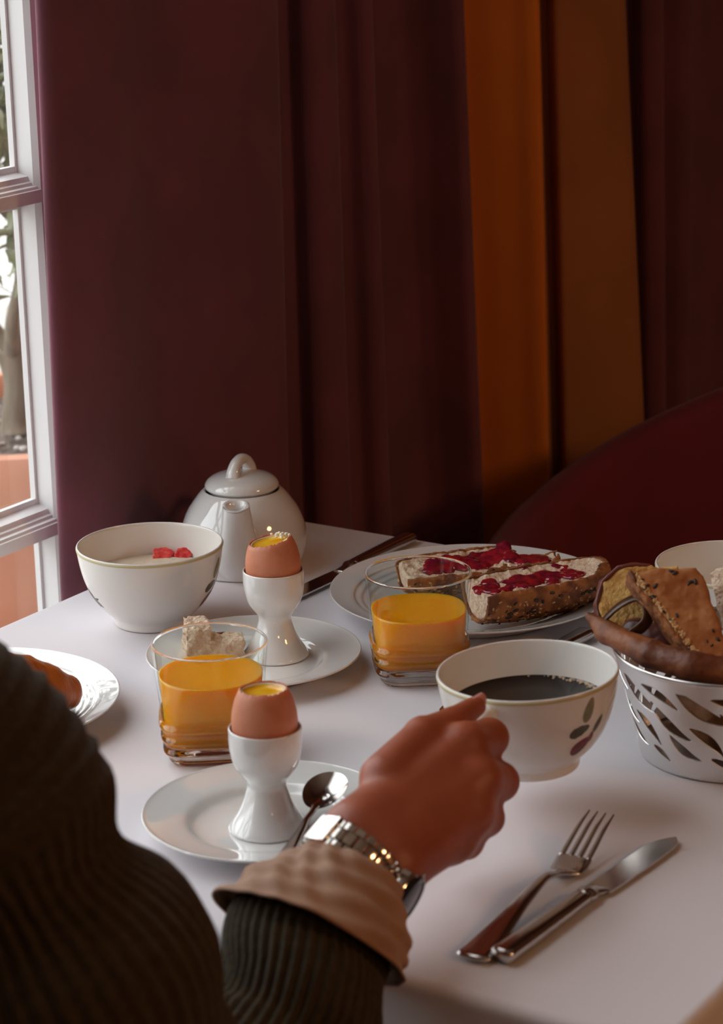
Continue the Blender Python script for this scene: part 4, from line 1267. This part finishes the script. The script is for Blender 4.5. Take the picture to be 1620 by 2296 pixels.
mk('hair', sdf_mesh(hair_f, np.array((-1.10, .68, 1.20)) - PO, np.array((-.86, .93, 1.44)) - PO, .005), hair_m, person)
def lhand_f(P):
    P = P + PO.astype(np.float32)
    d = cone(P, (-1.11, .90, .635), (-1.085, .96, .612), .026, .022)
    for i in range(4):
        b = np.array((-1.105 + i * .018, .98, .608)); e = b + np.array((.012, .06 - abs(i - 1.4) * .008, -.012)); 
        d = smin(d, cone(P, b, e, .0095, .0075), .004)
    d = smin(d, cone(P, (-1.065, .935, .615), (-1.035, .98, .606), .011, .009), .005)
    return d
lhand_vf = sdf_mesh(lhand_f, np.array((-1.16, .86, .56)) - PO, np.array((-.99, 1.08, .68)) - PO, .004)
bd = mk('body', join(body_vf, head_vf, lhand_vf), skin, person, label='bare skin of the right hand and wrist')
sm = bd.modifiers.new('soft', 'SMOOTH'); sm.factor = .5; sm.iterations = 6
def legs_f(P):
    P = P + PO.astype(np.float32)
    d = cone(P, (-1.06, .66, .515), (-.90, .66, .515), .112, .112)
    for s in (-1, 1):
        x = -.98 + s * .10
        d = smin(d, cone(P, (x, .70, .515), (x + s * .02, 1.10, .505), .090, .062), .03)
        d = smin(d, cone(P, (x + s * .02, 1.10, .505), (x + s * .02, 1.14, .11), .062, .05), .03)
    return d
mk('trousers', sdf_mesh(legs_f, np.array((-1.28, .50, .03)) - PO, np.array((-.68, 1.26, .66)) - PO, .010), trouser_m, person)
for s in (-1, 1):
    x = -.98 + s * .12 - PO[0]
    mk('shoe', tube([(x, .29, .045), (x, .34, .05), (x, .42, .045), (x, .51, .032), (x, .55, .028)], [(.040, .030), (.048, .036), (.042, .040), (.030, .044), (.014, .022)], 20, 24, up=(0, 0, 1), power=2.6), crust_d, person)
st = thing('dining_chair', 'dark wooden chair on which the person in the sweater sits', 'chair', (-.98, .66, 0))
mk('seat', box(-.21, .21, -.20, .22, .365, .400, .008), wood_m, st, flat_angle=30)
for sx in (-1, 1):
    for sy in (-1, 1):
        mk('leg', tube([(sx * .18, sy * .17, 0), (sx * .18, sy * .17, .37)], [.014, .018], 12, 4), wood_m, st)
    mk('back_post', tube([(sx * .18, -.17, .40), (sx * .18, -.22, .86)], [.014, .013], 12, 6), wood_m, st)
mk('back_rail', box(-.19, .19, -.232, -.206, .72, .84, .006), wood_m, st, flat_angle=30)

# shirt cuff folded back over the sweater
def cuff_vf():
    a = np.array((-.7452, 1.0784, .7909)) - PO; b = np.array((-.7486, 1.1180, .8062)) - PO
    P = np.array([a + (b - a) * t for t in np.linspace(0, 1, 30)])
    fr = frames(P, (0, 0, 1))
    n = 120; V, F = [], []
    def row(i, off, t):
        p = P[i]; tt, u, w = fr[i]
        for j in range(n):
            g = 2 * PI * j / n
            ra, rb_ = np.interp(t, [0, .5, 1], [.0590, .0500, .0375]), np.interp(t, [0, .5, 1], [.0620, .0530, .0400])
            wr = .0034 * math.sin(5 * g + 9 * t) * t * (1 - t) * 3 + .0020 * math.sin(11 * g + 13 * t + 3 * math.sin(3 * g)) * (.25 + t * (1.3 - t)) + .0012 * math.sin(4 * g - 22 * t)
            skew = -.021 * math.sin(g) * (1 - t) - .006 * math.sin(g) * t + .036 * math.cos(g - .85) * (1 - t)
            V.append(p + u * math.cos(g) * (ra + off + wr) + w * math.sin(g) * (rb_ + off + wr) - tt * skew)
    idx = list(range(30))
    for i in idx: row(i, 0, i / 29)
    for i in idx[::-1]: row(i, -.0022, i / 29)
    m = len(V) // n
    for i in range(m):
        i2 = (i + 1) % m
        for j in range(n):
            k = (j + 1) % n; F.append((i * n + j, i * n + k, i2 * n + k, i2 * n + j))
    return V, F
mk('shirt_cuff', cuff_vf(), cuff_m, person, label='tan shirt cuff turned back over the sweater')

# ------------------------------------------------------------------ wristwatch
WC = Vector((-.7510, 1.1365, .8116))
wa = (Vector(J['iM'] * .5 + J['pM'] * .5) * 0 + (Vector((J['W1'] + J['W2']) / 2) - Vector((J['E1'] + J['E2']) / 2))).normalized()
watch = thing('wristwatch', 'steel wristwatch with link bracelet on the right wrist', 'watch', WC)
we = Vector(J['W2'] - J['W1']); we = (we - wa * we.dot(wa)).normalized()      # across the wrist, towards the little finger
wn = wa.cross(we).normalized()
if wn.dot(BKV) < 0: wn = -wn                                               # towards the viewer
AX, AY = .0325, .0295
def wpos(t): return we * (AX * math.cos(t)) + wn * (AY * math.sin(t))
def wnorm(t): return (we * (math.cos(t) / AX) + wn * (math.sin(t) / AY)).normalized()
def link_vf(w, l, h):
    return box(-w / 2, w / 2, -l / 2, l / 2, -h / 2, h / 2, min(h, l) * .22)
HEAD = .15
NL = 22
for i in range(NL):
    t = HEAD + .62 + (2 * PI - 1.24) * i / (NL - 1)
    nrm = wnorm(t); tg = nrm.cross(wa).normalized()
    p = wpos(t)
    for off, w, l in ((-.0074, .0053, .0064), (0, .0088, .0064), (.0074, .0053, .0064)):
        sh_ = tg * (.0034 if abs(off) < 1e-6 else 0)
        o = mk('bracelet_link', link_vf(w, l, .0026), watch_steel, watch, flat_angle=40)
        o.matrix_basis = basis(wa, tg, nrm, p + wa * off + sh_)
# clasp over the far links
tcl = 2.45
nrm = wnorm(tcl); tg = nrm.cross(wa).normalized()
cl = mk('clasp', box(-.0105, .0105, -.0085, .0085, -.0016, .0022, .0014), watch_steel, watch, flat_angle=40)
cl.matrix_basis = basis(wa, tg, nrm, wpos(tcl) + nrm * .0012)
nrm = wnorm(HEAD); tg = nrm.cross(wa).normalized()
WM = basis(wa, tg, nrm, wpos(HEAD) + nrm * .0010)
cs = mk('watch_case', lathe([(0, -.0045), (.0165, -.0045), (.0185, -.0025), (.0192, .0000), (.0192, .0030), (.0182, .0048), (.0172, .0060)], 64), watch_steel, watch, flat_angle=35); cs.matrix_basis = WM
bz = mk('bezel', lathe([(.0192, .0058), (.0190, .0076), (.0178, .0086), (.0160, .0082), (.0158, .0062)], 64), dark_dial, watch, flat_angle=40); bz.matrix_basis = WM
cy = mk('watch_crystal', lathe([(0, .0086), (.010, .0084), (.0158, .0078), (.0158, .0066), (0, .0066)], 48), dark_dial, watch, flat_angle=40, label='dark glossy watch face'); cy.matrix_basis = WM
for s in (-1, 1):
    lg = mk('lug', join(box(-.0105, -.0060, .014 * s - .005, .014 * s + .005, -.0030, .0030, .001), box(.0060, .0105, .014 * s - .005, .014 * s + .005, -.0030, .0030, .001)), watch_steel, watch, flat_angle=40); lg.matrix_basis = WM
cw = mk('crown', lathe([(0, .0), (.0030, .0), (.0032, .0010), (.0032, .0034), (.0026, .0042), (0, .0042)], 20), watch_steel, watch, flat_angle=40)
cw.matrix_basis = WM @ Matrix.Translation((.0198, 0, .002)) @ Matrix.Rotation(R(90), 4, 'Y')
